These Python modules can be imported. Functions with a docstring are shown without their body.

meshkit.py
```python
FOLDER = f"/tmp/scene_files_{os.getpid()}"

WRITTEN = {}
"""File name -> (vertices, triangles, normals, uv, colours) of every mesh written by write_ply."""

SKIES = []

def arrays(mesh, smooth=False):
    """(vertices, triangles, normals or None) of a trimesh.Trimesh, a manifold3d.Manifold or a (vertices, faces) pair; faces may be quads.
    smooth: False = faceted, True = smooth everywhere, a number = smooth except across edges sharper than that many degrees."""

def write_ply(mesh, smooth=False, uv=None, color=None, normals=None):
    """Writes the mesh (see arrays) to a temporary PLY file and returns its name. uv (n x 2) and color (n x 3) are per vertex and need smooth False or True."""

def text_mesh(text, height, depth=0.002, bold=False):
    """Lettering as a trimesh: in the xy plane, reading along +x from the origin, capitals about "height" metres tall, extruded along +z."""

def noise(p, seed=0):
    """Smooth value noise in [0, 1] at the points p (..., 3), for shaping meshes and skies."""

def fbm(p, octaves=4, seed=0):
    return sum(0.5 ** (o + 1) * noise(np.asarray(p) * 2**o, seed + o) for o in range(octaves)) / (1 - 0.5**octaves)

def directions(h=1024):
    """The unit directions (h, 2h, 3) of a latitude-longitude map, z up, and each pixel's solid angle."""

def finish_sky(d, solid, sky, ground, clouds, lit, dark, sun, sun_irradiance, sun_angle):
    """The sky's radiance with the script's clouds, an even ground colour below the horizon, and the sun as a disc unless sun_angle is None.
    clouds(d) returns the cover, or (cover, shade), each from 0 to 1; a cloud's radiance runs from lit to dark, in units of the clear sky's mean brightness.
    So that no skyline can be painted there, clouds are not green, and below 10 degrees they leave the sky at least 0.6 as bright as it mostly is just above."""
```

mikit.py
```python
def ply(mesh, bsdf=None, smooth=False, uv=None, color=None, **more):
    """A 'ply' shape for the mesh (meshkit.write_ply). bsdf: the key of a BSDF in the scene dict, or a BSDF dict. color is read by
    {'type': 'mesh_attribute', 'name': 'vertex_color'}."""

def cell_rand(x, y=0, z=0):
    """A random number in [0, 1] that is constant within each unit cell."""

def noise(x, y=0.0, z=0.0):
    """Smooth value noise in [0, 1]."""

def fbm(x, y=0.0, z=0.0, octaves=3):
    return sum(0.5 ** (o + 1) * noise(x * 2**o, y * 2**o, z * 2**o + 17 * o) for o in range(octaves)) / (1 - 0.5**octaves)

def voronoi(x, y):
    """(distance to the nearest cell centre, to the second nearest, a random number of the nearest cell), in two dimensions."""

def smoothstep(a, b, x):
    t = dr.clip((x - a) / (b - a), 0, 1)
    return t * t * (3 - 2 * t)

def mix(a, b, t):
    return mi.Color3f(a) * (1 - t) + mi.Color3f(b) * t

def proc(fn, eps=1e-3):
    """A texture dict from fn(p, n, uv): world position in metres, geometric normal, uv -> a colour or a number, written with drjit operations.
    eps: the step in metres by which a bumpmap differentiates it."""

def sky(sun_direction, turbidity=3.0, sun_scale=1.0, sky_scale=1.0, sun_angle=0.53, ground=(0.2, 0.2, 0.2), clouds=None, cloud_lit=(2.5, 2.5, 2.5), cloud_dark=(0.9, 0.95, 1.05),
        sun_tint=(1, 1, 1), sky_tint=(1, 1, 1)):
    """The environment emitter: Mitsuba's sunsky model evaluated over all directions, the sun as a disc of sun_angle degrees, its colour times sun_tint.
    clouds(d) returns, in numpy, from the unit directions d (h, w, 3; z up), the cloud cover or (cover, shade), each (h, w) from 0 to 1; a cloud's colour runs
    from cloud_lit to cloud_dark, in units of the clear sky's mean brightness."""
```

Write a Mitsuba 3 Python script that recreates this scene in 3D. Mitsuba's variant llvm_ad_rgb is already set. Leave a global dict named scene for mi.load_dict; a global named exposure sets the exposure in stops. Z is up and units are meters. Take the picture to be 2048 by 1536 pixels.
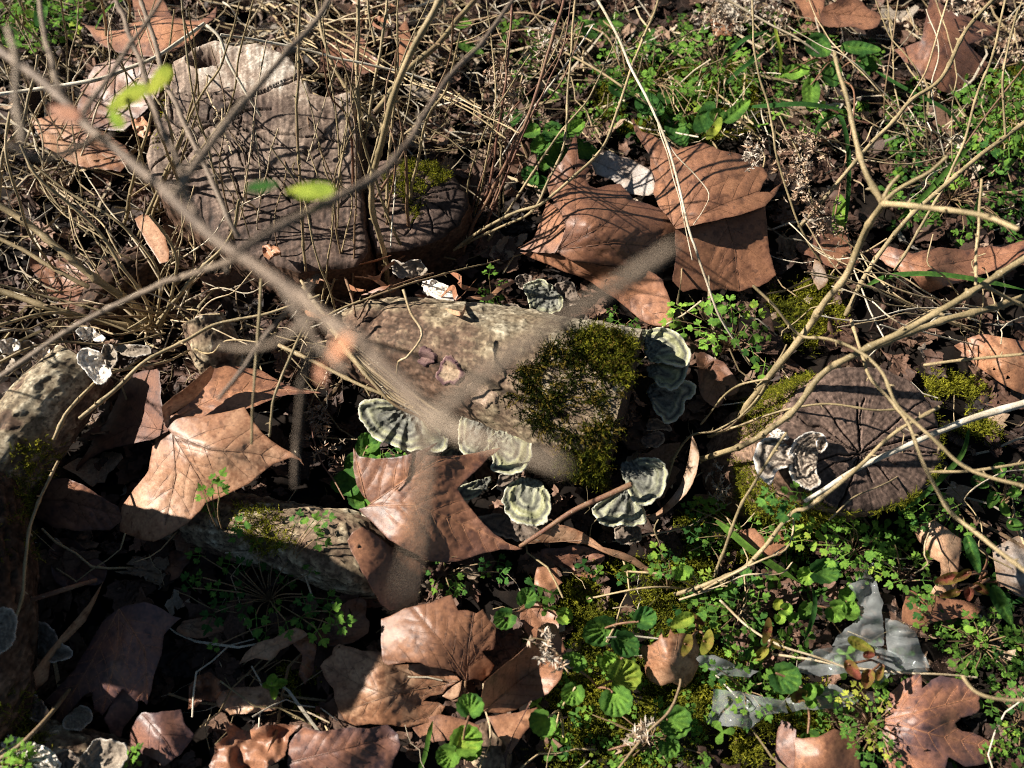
import math, numpy as np, mitsuba as mi, mikit, meshkit, shapely, drjit as dr
from shapely.geometry import Polygon, LineString, MultiLineString, Point
from scipy.spatial import Delaunay
from scipy.interpolate import RBFInterpolator
from scipy.spatial import cKDTree
fbm_np = meshkit.fbm
scene, labels = {}, {}
RNG = np.random.default_rng(11)

# ------------------------------------------------------------------ camera, sky, exposure
T = mi.ScalarTransform4f
CAM_H, PITCH, FOCAL = 0.55, math.radians(62), 1537.0          # metres, below the horizon, focal length in photo pixels (2048 wide)
EYE = np.array([0, -CAM_H / math.tan(PITCH), CAM_H])
FWD = np.array([0, math.cos(PITCH), -math.sin(PITCH)]); RIGHT = np.array([1.0, 0, 0]); UP = np.cross(RIGHT, FWD)
scene['camera'] = {'type': 'thinlens', 'fov': math.degrees(2 * math.atan(1024 / FOCAL)), 'fov_axis': 'x', 'aperture_radius': 0.0021,
                   'focus_distance': 0.585, 'near_clip': 0.01, 'far_clip': 200.0, 'to_world': T().look_at(EYE.tolist(), (EYE + FWD).tolist(), [0, 0, 1])}
SUN = np.array([-0.80, 0.17, 0.58])
scene['sky'] = mikit.sky(SUN.tolist(), turbidity=3, sky_scale=0.25, sun_tint=(1.0, 1.15, 1.46), sky_tint=(1.0, .96, .86))
exposure = 2.85

# ------------------------------------------------------------------ placing: a point of the place at height z on a line of sight, metres
def P(px, py, z):
    px, py, z = np.broadcast_arrays(np.asarray(px, float), np.asarray(py, float), np.asarray(z, float))
    d = FWD + ((px - 1024) / FOCAL)[..., None] * RIGHT - ((py - 768) / FOCAL)[..., None] * UP
    return EYE + d * ((z - CAM_H) / d[..., 2])[..., None]
def proj(p):
    q = np.asarray(p) - EYE
    w = q @ FWD
    return np.stack([1024 + FOCAL * (q @ RIGHT) / w, 768 - FOCAL * (q @ UP) / w], -1)
def mpp(px, py, z=0.02):                                       # metres that one photo pixel spans there
    return float(np.linalg.norm(P(px + 1, py, z) - P(px, py, z)))

# ------------------------------------------------------------------ materials: uv = (place on a palette, brightness / 2)
def ramp(cols, u):
    c = mi.Color3f(cols[0]); n = len(cols) - 1
    for i in range(n):
        t = dr.clip(u * n - i, 0, 1)
        c = c * (1 - t) + mi.Color3f(cols[i + 1]) * t
    return c
def paint(cols, amp=0.35, scale=900.0, stretch=(1, 1, 1), speck=None):
    def fn(p, n, uv):
        g = mikit.fbm(p.x * scale * stretch[0], p.y * scale * stretch[1], p.z * scale * stretch[2], octaves=2)
        c = ramp(cols, dr.clip(uv.x + 0.10 * (g - 0.5), 0, 1)) * (dr.clip(uv.y, 0, 1) * 2) * (1 + amp * 2 * (g - 0.5))
        if speck:
            s = mikit.smoothstep(speck[1], speck[1] + 0.08, mikit.noise(p.x * speck[0], p.y * speck[0], p.z * speck[0]))
            c = mikit.mix(c, mi.Color3f(speck[2]), s * speck[3])
        return dr.clip(c, 0.002, 0.9)
    return mikit.proc(fn)
def solid(key, tex, rough, spec=0.4, **more):
    scene[key] = {'type': 'twosided', 'b': {'type': 'principled', 'base_color': tex, 'roughness': rough, 'specular': spec, **more}}
def thin(key, tex, rough, dt, **more):
    scene[key] = {'type': 'principledthin', 'base_color': tex, 'roughness': rough, 'diff_trans': dt, **more}
solid('mat_leaf', paint([(.075, .045, .048), (.175, .079, .048), (.30, .142, .075), (.46, .295, .185), (.52, .47, .43)], 0.22, 700, speck=(330, .80, (.07, .04, .03), .45)), .48, .45)
thin('mat_green', paint([(.015, .05, .015), (.042, .115, .030), (.15, .28, .042), (.34, .37, .06), (.16, .05, .035)], 0.25, 500), .38, .7)
thin('mat_moss', paint([(.02, .03, .008), (.085, .10, .014), (.20, .20, .022), (.38, .37, .04), (.22, .13, .04)], 0.3, 900), .6, .7)
solid('mat_fungus', paint([(.05, .05, .047), (.175, .175, .155), (.30, .30, .22), (.38, .38, .20), (.54, .52, .44)], 0.25, 1500), .75, .2)
solid('mat_banded', paint([(.05, .044, .040), (.17, .13, .10), (.40, .33, .255), (.74, .71, .66)], .22, 1500), .75, .2)
solid('mat_bark', paint([(.022, .016, .012), (.10, .055, .035), (.195, .125, .085), (.29, .225, .145), (.47, .42, .31), (.28, .27, .12)], 0.75, 480, speck=(520, .66, (.05, .038, .028), .5)), .8, .2)
solid('mat_twig', paint([(.07, .052, .042), (.15, .112, .085), (.22, .17, .125), (.36, .28, .205)], .3, 700), .65, .3)
solid('mat_wood', paint([(.012, .010, .009), (.070, .048, .040), (.170, .114, .088), (.32, .24, .185), (.56, .53, .46)], 0.4, 900), .75, .2)
solid('mat_stem', paint([(.05, .04, .035), (.15, .062, .04), (.21, .165, .085), (.40, .30, .17), (.58, .54, .45)], 0.30, 1200, speck=(900, .83, (.5, .45, .33), .5)), .6, .3)
solid('mat_litter', paint([(.03, .02, .016), (.12, .065, .045), (.26, .15, .10), (.42, .30, .20), (.5, .45, .38)], 0.35, 800), .65, .3)
def soil_tex(p, n, uv):
    g = mikit.fbm(p.x * 160, p.y * 160, p.z * 160, octaves=4)
    return mikit.mix(mi.Color3f(.005, .004, .0035), mi.Color3f(.028, .019, .014), g * g)
solid('mat_soil', mikit.proc(soil_tex), .9, .15)
scene['mat_plastic'] = {'type': 'blendbsdf', 'weight': .62, 'a': {'type': 'thindielectric', 'int_ior': 1.45},
                        'b': {'type': 'principledthin', 'base_color': mikit.proc(lambda p, n, uv: mi.Color3f(.66, .70, .70) * (0.5 + 1.0 * mikit.fbm(p.x * 180, p.y * 180, p.z * 180, octaves=3))), 'roughness': .13, 'spec_trans': .35, 'eta': 1.6, 'diff_trans': 1.1}}

# ------------------------------------------------------------------ bookkeeping
def key_for(name, parent=None):
    base = name if parent is None else parent + '__' + name
    taken = lambda k: k in scene or k in labels or any(s.startswith(k + '__') for s in scene)
    if not taken(base): return base
    n = 1
    while taken(f'{base}_{n:03d}'): n += 1
    return f'{base}_{n:03d}'
def thing(name, label, cat, group=None, kind=None):
    k = key_for(name); labels[k] = {'label': label, 'category': cat}
    if group: labels[k]['group'] = group
    if kind: labels[k]['kind'] = kind
    return k
class MB:                                                      # gathers vertices, triangles and uv of ONE mesh
    def __init__(s): s.v, s.f, s.t, s.n = [], [], [], 0
    def add(s, v, f, t):
        s.v.append(np.asarray(v, float)); s.f.append(np.asarray(f, int) + s.n); s.t.append(np.asarray(t, float)); s.n += len(v); return s
    def arrays(s): return np.vstack(s.v), np.vstack(s.f), np.vstack(s.t)
    def put(s, key, bsdf, smooth=True):
        v, f, t = s.arrays()
        scene[key] = mikit.ply((v, f), bsdf, smooth=smooth, uv=t); return key
def part(parent, name, mb, bsdf, smooth=True, label=None, kind=None):
    k = mb.put(key_for(name, parent), bsdf, smooth)
    d = {a: b for a, b in (('label', label), ('kind', kind)) if b}
    if d: labels[k] = d
    return k
def whole(name, mb, bsdf, label, cat, smooth=True, group=None, kind=None):
    k = thing(name, label, cat, group, kind); return mb.put(k, bsdf, smooth)
def unit(v): return v / np.maximum(np.linalg.norm(v, axis=-1, keepdims=True), 1e-12)
def catmull(pts, step):
    pts = np.asarray(pts, float)
    if len(pts) == 2: pts = np.vstack([pts[0], (pts[0] + pts[1]) / 2, pts[1]])
    q = np.vstack([2 * pts[0] - pts[1], pts, 2 * pts[-1] - pts[-2]]); out = []
    for i in range(1, len(q) - 2):
        n = max(2, int(np.linalg.norm(q[i + 1][:3] - q[i][:3]) / step)); t = np.linspace(0, 1, n, endpoint=False)[:, None]
        a, b, c, d = q[i - 1], q[i], q[i + 1], q[i + 2]
        out.append(.5 * (2 * b + (c - a) * t + (2 * a - 5 * b + 4 * c - d) * t ** 2 + (3 * b - a - 3 * c + d) * t ** 3))
    return np.vstack(out + [pts[-1:]])
def frames(c):
    tg = unit(np.gradient(c, axis=0)); n = np.zeros_like(c)
    a = np.cross(tg[0], [0.13, 0.21, 1.0]); n[0] = a / np.linalg.norm(a)
    for i in range(1, len(c)):
        w = n[i - 1] - tg[i] * (n[i - 1] @ tg[i]); n[i] = w / np.linalg.norm(w)
    return tg, n, np.cross(tg, n)
def tube(mb, c, r, u, v=None, sides=7, close=True):
    tg, n, b = frames(c); k = len(c); th = np.arange(sides) / sides * 2 * np.pi
    r = np.broadcast_to(r, (k,)); ring = c[:, None] + r[:, None, None] * (np.cos(th)[None, :, None] * n[:, None] + np.sin(th)[None, :, None] * b[:, None])
    i, j = np.meshgrid(np.arange(k - 1), np.arange(sides), indexing='ij'); j2 = (j + 1) % sides
    q = np.stack([i * sides + j, i * sides + j2, (i + 1) * sides + j2, (i + 1) * sides + j], -1).reshape(-1, 4)
    f = np.vstack([q[:, :3], q[:, [0, 2, 3]]]); V = ring.reshape(-1, 3)
    uu = np.repeat(np.broadcast_to(u, (k,)), sides); vv = np.repeat(np.broadcast_to(.5 if v is None else v, (k,)), sides)
    if close:
        V = np.vstack([V, c[0] - tg[0] * r[0] * .4, c[-1] + tg[-1] * r[-1] * .6]); N = k * sides; a = np.arange(sides)
        f = np.vstack([f, np.stack([(a + 1) % sides, a, a * 0 + N], 1), np.stack([a + N - sides, (a + 1) % sides + N - sides, a * 0 + N + 1], 1)])
        uu, vv = np.append(uu, [uu[0], uu[-1]]), np.append(vv, [vv[0], vv[-1]])
    mb.add(V, f, np.stack([uu, vv], 1))
def stem(mb, pts, r0, r1, u, seed=0, nodes=0.022, v=.5, wob=0.0018, knob=.42):
    """A twig along (px, py, height) points, radii in mm, swollen at its nodes."""
    w = np.array([np.append(P(*p[:3]), 0) for p in pts])
    c = catmull(w[:, :3], .004); L = np.append(0, np.cumsum(np.linalg.norm(np.diff(c, axis=0), axis=1)))
    c = c + wob * 2 * (np.stack([fbm_np(np.stack([L * 28, L * 0 + seed + .5, L * 0 + 7.3 * k], 1), 2) for k in range(3)], 1) - .5)
    r = (r0 + (r1 - r0) * L / L[-1]) / 1000
    if nodes:
        ph = (L / nodes + .31 * seed) % 1; r = r * (1 + knob * np.exp(-((ph - .5) / .07) ** 2))
    n1 = fbm_np(np.stack([L * 90, L * 0 + seed, L * 0], 1), 2, seed)
    tube(mb, c, r, np.clip(u + .16 * (n1 - .5), 0, 1), v * (.75 + .5 * n1), sides=8 if r0 > 1.2 else 6)
    if nodes and knob > .2 and r0 > .6:                        # small buds at the nodes
        rr = np.random.default_rng(seed + 5)
        for k in np.nonzero(np.diff(np.floor((L / nodes + .31 * seed) - .5)))[0][:40]:
            d = unit(rr.normal(size=3)); t = unit(c[min(k + 1, len(c) - 1)] - c[k - 1 if k else 0]); d = unit(unit(d - t * (d @ t)) + .5 * t)
            q = c[k] + d * np.linspace(r[k] * .7, r[k] * .8 + .0028, 3)[:, None]
            tube(mb, q, r[k] * np.array([.5, .45, .12]), min(u + .08, 1), .45, sides=4)

# ------------------------------------------------------------------ sheets: leaves, caps, films
def densify(poly, step, jag, seed, size=22.0):
    p = np.asarray(poly, float); out = []
    for a, b in zip(p, np.roll(p, -1, 0)):
        n = max(1, int(np.linalg.norm(b - a) / step)); out.append(a + (b - a) * np.linspace(0, 1, n, endpoint=False)[:, None])
    q = np.vstack(out); e = np.roll(q, -1, 0) - np.roll(q, 1, 0); nrm = unit(np.stack([e[:, 1], -e[:, 0]], 1))
    h = np.column_stack([q / size, np.full(len(q), seed)])
    d = (fbm_np(h, 2, seed) - .5) * 2 * jag + (fbm_np(h * 3.7, 2, seed + 3) - .5) * .8 * jag
    return q + nrm * d[:, None]
def chaikin(p, it=1):
    p = np.asarray(p, float)
    for _ in range(it):
        n = np.roll(p, -1, 0); p = np.stack([.75 * p + .25 * n, .25 * p + .75 * n], 1).reshape(-1, 2)
    return p
def mesh_polygon(q, step, seed, holes=()):
    pg = Polygon(q)
    if not pg.is_valid: pg = max(getattr(pg.buffer(0), 'geoms', [pg.buffer(0)]), key=lambda g: g.area)
    for hx, hy, hr in holes:
        a = np.arange(11) / 11 * 2 * np.pi; rr = hr * (1 + .3 * np.sin(3 * a + seed))
        pg = pg.difference(Polygon(np.stack([hx + rr * np.cos(a), hy + rr * np.sin(a)], 1)))
    if pg.geom_type != 'Polygon': pg = max(pg.geoms, key=lambda g: g.area)
    x0, y0, x1, y1 = pg.bounds; g = np.stack(np.meshgrid(np.arange(x0, x1, step), np.arange(y0, y1, step)), -1).reshape(-1, 2)
    g = g + np.random.default_rng(seed).uniform(-.35, .35, g.shape) * step
    inner = pg.buffer(-.55 * step); g = g[shapely.contains_xy(inner, g[:, 0], g[:, 1])] if not inner.is_empty else g[:0]
    b = np.vstack([np.array(pg.exterior.coords)[:-1]] + [np.array(r.coords)[:-1] for r in pg.interiors])
    pts = np.vstack([b, g]); tri = Delaunay(pts).simplices; c = pts[tri].mean(1)
    tri = tri[shapely.contains_xy(pg, c[:, 0], c[:, 1])]
    a = pts[tri]; s = np.cross(a[:, 1] - a[:, 0], a[:, 2] - a[:, 0]); tri = tri[np.abs(s) > 1e-6]; s = s[np.abs(s) > 1e-6]
    tri[s > 0] = tri[s > 0][:, ::-1]                           # up-facing after the picture's downward y
    used = np.unique(tri); m = np.full(len(pts), -1); m[used] = np.arange(len(used))
    return pts[used], m[tri], pg
def shell(v, f, t, th, under=None):
    """Gives a surface a real thickness: an underside and a rim."""
    if np.ndim(th) == 0 and th <= 0: return v, f, t
    n = np.zeros_like(v); fn = np.cross(v[f[:, 1]] - v[f[:, 0]], v[f[:, 2]] - v[f[:, 0]])
    for k in range(3): np.add.at(n, f[:, k], fn)
    n = unit(n); N = len(v); e = np.vstack([f[:, [0, 1]], f[:, [1, 2]], f[:, [2, 0]]])
    s = np.sort(e, 1); _, inv, cnt = np.unique(s[:, 0] * N + s[:, 1], return_inverse=True, return_counts=True); e = e[cnt[inv] == 1]
    rim = np.vstack([np.stack([e[:, 1], e[:, 0], e[:, 0] + N], 1), np.stack([e[:, 1], e[:, 0] + N, e[:, 1] + N], 1)])
    return np.vstack([v, v - n * np.reshape(th, (-1, 1))]), np.vstack([f, f[:, ::-1] + N, rim]), np.vstack([t, t if under is None else under])
def vein_lines(pg, veins, gap=30, slant=.75, reach=75):
    out = []
    for vn in veins:
        ln = LineString(vn); out.append(ln); L = ln.length
        for k, s in enumerate(np.arange(gap * .8, L - gap * .4, gap)):
            a, b = np.array(ln.interpolate(s).coords[0]), np.array(ln.interpolate(min(s + 4, L)).coords[0]); d = unit(b - a)
            for sg in (-1, 1):
                e = unit(d * slant + sg * np.array([-d[1], d[0]])); r = reach * (1 - .55 * s / L)
                m = a + e * r * .55 + d * r * .08; out.append(LineString([a, m, a + e * r + d * r * .28]))
    return [g for g in (pg.intersection(l) for l in out) if not g.is_empty], [LineString(v) for v in veins]
def sheet(mb, outline, z0=.02, ctrl=None, veins=(), u=.5, v=.5, seed=0, step=3.6, jag=2.2, wr=.004, wscale=85., curl=0., th=.0004, gap=30, reach=75, mott=.3,
          vein_dark=.0, rnd=0, holes=(), vd=.00025, tips=True, uvar=.22, fine=.0003, off=None, fold=0):
    q = densify(chaikin(outline, rnd) if rnd else outline, step * 1.2, jag, seed)
    p, f, pg = mesh_polygon(q, step, seed, holes)
    h = np.column_stack([p, np.full(len(p), 31.7 * (seed + 1))])
    if ctrl is not None and len(ctrl) > 2:
        c = np.asarray(ctrl, float); z = RBFInterpolator(c[:, :2], c[:, 2], kernel='thin_plate_spline', smoothing=.0)(p)
    else: z = np.full(len(p), z0)
    z = z + wr * 2 * (fbm_np(h / [wscale, wscale, 1], 2, seed) - .5) + fine * 2 * (fbm_np(h / [9., 9., 1], 2, seed + 9) - .5)
    if fold: z = z + fold * (np.abs(fbm_np(h / [70, 30, 1], 1, seed + 5) - .5) + .6 * np.abs(fbm_np(h[:, [1, 0, 2]] / [90, 40, 1], 1, seed + 6) - .5)) * 2
    sp = shapely.points(p); db = shapely.distance(sp, pg.exterior)
    if curl: z = z + curl * np.exp(-db / 14) * (fbm_np(h / [70, 70, 1], 1, seed + 2) * 1.6 - .3)
    n1 = fbm_np(h / [34, 34, 1], 4, seed + 1); n2 = fbm_np(h / [7, 7, 1], 2, seed + 4)
    uu = u + uvar * (n1 - .5) * 2 * .7 ; vv = v * (1 + mott * ((n1 - .5) * 1.2 + (n2 - .5) * .9))
    if len(veins):
        lines, main = vein_lines(pg, veins, gap, reach=reach)
        dv = shapely.distance(sp, shapely.union_all(lines)); dm = shapely.distance(sp, shapely.union_all(main))
        z = z - vd * np.exp(-(dv / 3.2) ** 2) - vd * 1.3 * np.exp(-(dm / 5) ** 2) + vd * .9 * np.minimum(dv, 14) / 14
        k = np.maximum(.55 * np.exp(-(dv / 2.2) ** 2), np.exp(-(dm / 3.) ** 2)); vv = vv * (1 - vein_dark * k); uu = uu + (.10 if vein_dark < 0 else 0) * k
    if th > 0:                                                 # age spots, paler and darker fields, brown dry edges
        n0 = fbm_np(h / [120, 120, 1], 2, seed + 6); sp2 = np.clip((fbm_np(h / [13, 13, 1], 3, seed + 7) - .60) * 7, 0, 1); vv = vv * (1 + .5 * (n0 - .5)) * (1 - .38 * sp2); uu = uu + .22 * (n0 - .5) - .10 * sp2 - .10 * np.exp(-db / 6)
    vv = vv * (.82 + .18 * np.minimum(db / 7, 1))
    w = P(p[:, 0], p[:, 1], z)
    if off is not None: w = w + off
    V, F, t = shell(w, f, np.clip(np.stack([uu, vv], 1), 0, 1), th)
    mb.add(V, F, t)
    if len(veins) and th > 0:
        kd = cKDTree(p); mains = set(id(x) for x in main)
        for gi, g in enumerate(lines):
            for l in getattr(g, 'geoms', [g]):
                if l.geom_type != 'LineString' or l.length < 12: continue
                ismain = l.distance(shapely.union_all(main)) < .01 and l.length > 95; q = np.array([l.interpolate(x).coords[0] for x in np.linspace(0, l.length, max(3, int(l.length / 8)))])
                zz = z[kd.query(q, 3)[1]].mean(1); r = np.linspace(1, .35, len(q)) * (.00042 if ismain else .00019)
                tube(mb, P(q[:, 0], q[:, 1], zz + .00012), r, np.clip(u + (.22 if vein_dark < 0 else .02), 0, 1), v * (1.05 if vein_dark < 0 else 1 - 1.6 * max(vein_dark, .22)), sides=4)
    return p, z, w
def inside(poly, p): return shapely.contains_xy(Polygon(poly), p[:, 0], p[:, 1])

# ------------------------------------------------------------------ the ground
def ground_z(x, y):
    h = np.stack([x, y, np.zeros_like(x)], -1)
    return .016 * (fbm_np(h * 9, 3, 5) - .5) + .008 * (fbm_np(h * 60, 3, 8) - .5) - .002
core = np.arange(-.85, .8501, .005); far = .85 + np.cumsum(.006 * 1.28 ** np.arange(36)); axis = np.concatenate([-far[::-1], core, far])
gx, gy = np.meshgrid(axis, axis, indexing='ij'); n = len(axis)
i, j = np.meshgrid(np.arange(n - 1), np.arange(n - 1), indexing='ij'); a = (i * n + j).ravel()
gf = np.vstack([np.stack([a, a + n, a + n + 1], 1), np.stack([a, a + n + 1, a + 1], 1)])
gv = np.stack([gx, gy, ground_z(gx, gy)], -1).reshape(-1, 3)
scene['ground'] = mikit.ply((gv, gf), 'mat_soil', smooth=True, uv=np.full((len(gv), 2), .5)); labels['ground'] = {'label': 'dark damp soil of the forest floor', 'kind': 'structure'}
def gp(px, py, dz=0.0):                                        # the ground's point under a pixel, dz above it
    w = P(px, py, 0.0); z = ground_z(w[..., 0], w[..., 1]); w = P(px, py, z + dz); return w

# ------------------------------------------------------------------ logs
class Log:
    def __init__(s, pts, radii, fn, res=.0016, seed=0, bump=.05, cut=(0, 0)):
        w = np.array([np.append(P(*p), r) for p, r in zip(pts, radii)]); c4 = catmull(w, res); s.c, s.r = c4[:, :3], c4[:, 3]
        s.L = np.append(0, np.cumsum(np.linalg.norm(np.diff(s.c, axis=0), axis=1))); s.tg, s.nn, s.bb = frames(s.c)
        m = int(2 * np.pi * s.r.max() / res); s.th = np.arange(m) / m * 2 * np.pi; k = len(s.c)
        d = np.cos(s.th)[None, :, None] * s.nn[:, None] + np.sin(s.th)[None, :, None] * s.bb[:, None]
        base = s.c[:, None] + d * s.r[:, None, None]; S = np.broadcast_to(s.L[:, None] / s.L[-1], (k, m)); h = base * 1.0 + seed * 3.1
        q = np.stack([np.broadcast_to(s.L[:, None], (k, m)) * 22, np.cos(s.th)[None] * s.r[:, None] * 70, np.sin(s.th)[None] * s.r[:, None] * 70], -1) + seed
        bumps = (fbm_np(h * 16, 2, seed) - .5) * 2 * bump * s.r[:, None] + (fbm_np(h * 130, 3, seed + 2) - .5) * .0022 + (fbm_np(q * 2.2, 3, seed + 4) - .5) * .0026
        uu, vv, disp = fn(S, d, base); gq = np.stack([S * s.L[-1] * 60, d[..., 0] * s.r[:, None] * 520 + d[..., 2] * 3, d[..., 1] * s.r[:, None] * 520], -1); gr = fbm_np(gq, 3, seed + 6) - .5; uu = uu + .18 * gr; vv = vv * (1 + .7 * gr); disp = disp + .0016 * gr
        s.grid = base + d * (bumps + disp)[..., None]; s.nrm = d; s.uv = np.clip(np.stack(np.broadcast_arrays(uu, vv), -1), 0, 1); s.seed = seed
    def mesh(s, ends=(True, True), end_u=(.25, .25), end_v=.5):
        mb = MB(); k, m = s.grid.shape[:2]; i, j = np.meshgrid(np.arange(k - 1), np.arange(m), indexing='ij'); j2 = (j + 1) % m
        q = np.stack([i * m + j, i * m + j2, (i + 1) * m + j2, (i + 1) * m + j], -1).reshape(-1, 4)
        mb.add(s.grid.reshape(-1, 3), np.vstack([q[:, :3], q[:, [0, 2, 3]]]), s.uv.reshape(-1, 2)); return mb
    def end(s, which, mb, u=.3, v=.5, bulge=.004, rings=10):
        ring = s.grid[which]; c = ring.mean(0); m = len(ring); sg = -1 if which == 0 else 1; V, U = [], []
        for t in np.linspace(1, 0, rings):
            q = c + (ring - c) * max(t, .001); h = q * 300
            V.append(q + sg * s.tg[which][None] * ((1 - t) * bulge + (fbm_np(q * 240, 2, s.seed) - .5) * .003 * min(1, (1 - t) * 8))[:, None]); g = fbm_np(h, 2, s.seed + 3)
            U.append(np.stack([u + .25 * (g - .5), v * (.6 + .8 * g)], 1))
        i, j = np.meshgrid(np.arange(rings - 1), np.arange(m), indexing='ij'); j2 = (j + 1) % m
        q = np.stack([i * m + j, i * m + j2, (i + 1) * m + j2, (i + 1) * m + j], -1).reshape(-1, 4)
        mb.add(np.vstack(V), np.vstack([q[:, :3], q[:, [0, 2, 3]]]), np.clip(np.vstack(U), 0, 1)); return mb
    def pick(s, px, py):                                       # the surface point seen at a pixel
        pr = proj(s.grid.reshape(-1, 3)); facing = ((EYE - s.grid.reshape(-1, 3)) * s.nrm.reshape(-1, 3)).sum(1) > 0
        d = np.hypot(pr[:, 0] - px, pr[:, 1] - py) + 1e6 * ~facing; i = d.argmin(); return i // s.grid.shape[1], i % s.grid.shape[1]
def N3(base, f, seed, o=3): return fbm_np(base * f, o, seed)

# ------------------------------------------------------------------ scattered little shapes
def scatter(mb, tmpl, pos, up, size, u, v, rng, flat=0.0, spin=None):
    V, F = tmpl; n = len(pos)
    if n == 0: return
    up = unit(np.broadcast_to(up, (n, 3)) + 0.0); a = unit(np.cross(up, unit(rng.normal(size=(n, 3))))); b = np.cross(up, a)
    M = np.stack([a, b, up], -1) * np.reshape(np.broadcast_to(size, (n,)), (n, 1, 1))
    W = np.einsum('nij,kj->nki', M, V) + pos[:, None]
    f = (F[None] + (np.arange(n) * len(V))[:, None, None]).reshape(-1, 3)
    u, v = np.broadcast_to(u, (n,)), np.broadcast_to(v, (n,))
    mb.add(W.reshape(-1, 3), f, np.clip(np.stack([np.repeat(u, len(V)), np.repeat(v, len(V))], 1), 0, 1))
def strip(pts, wid, nrm=(0, 0, 1)):
    pts = np.asarray(pts, float); tg = np.gradient(pts, axis=0); s = unit(np.cross(tg, nrm)) * np.reshape(wid, (-1, 1)) / 2; k = len(pts)
    V = np.stack([pts + s, pts - s], 1).reshape(-1, 3); i = np.arange(k - 1) * 2
    return V, np.vstack([np.stack([i, i + 1, i + 3], 1), np.stack([i, i + 3, i + 2], 1)])
def join(*parts):
    V, F, n = [], [], 0
    for v, f in parts: V.append(v); F.append(np.asarray(f) + n); n += len(v)
    return np.vstack(V), np.vstack(F)
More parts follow.
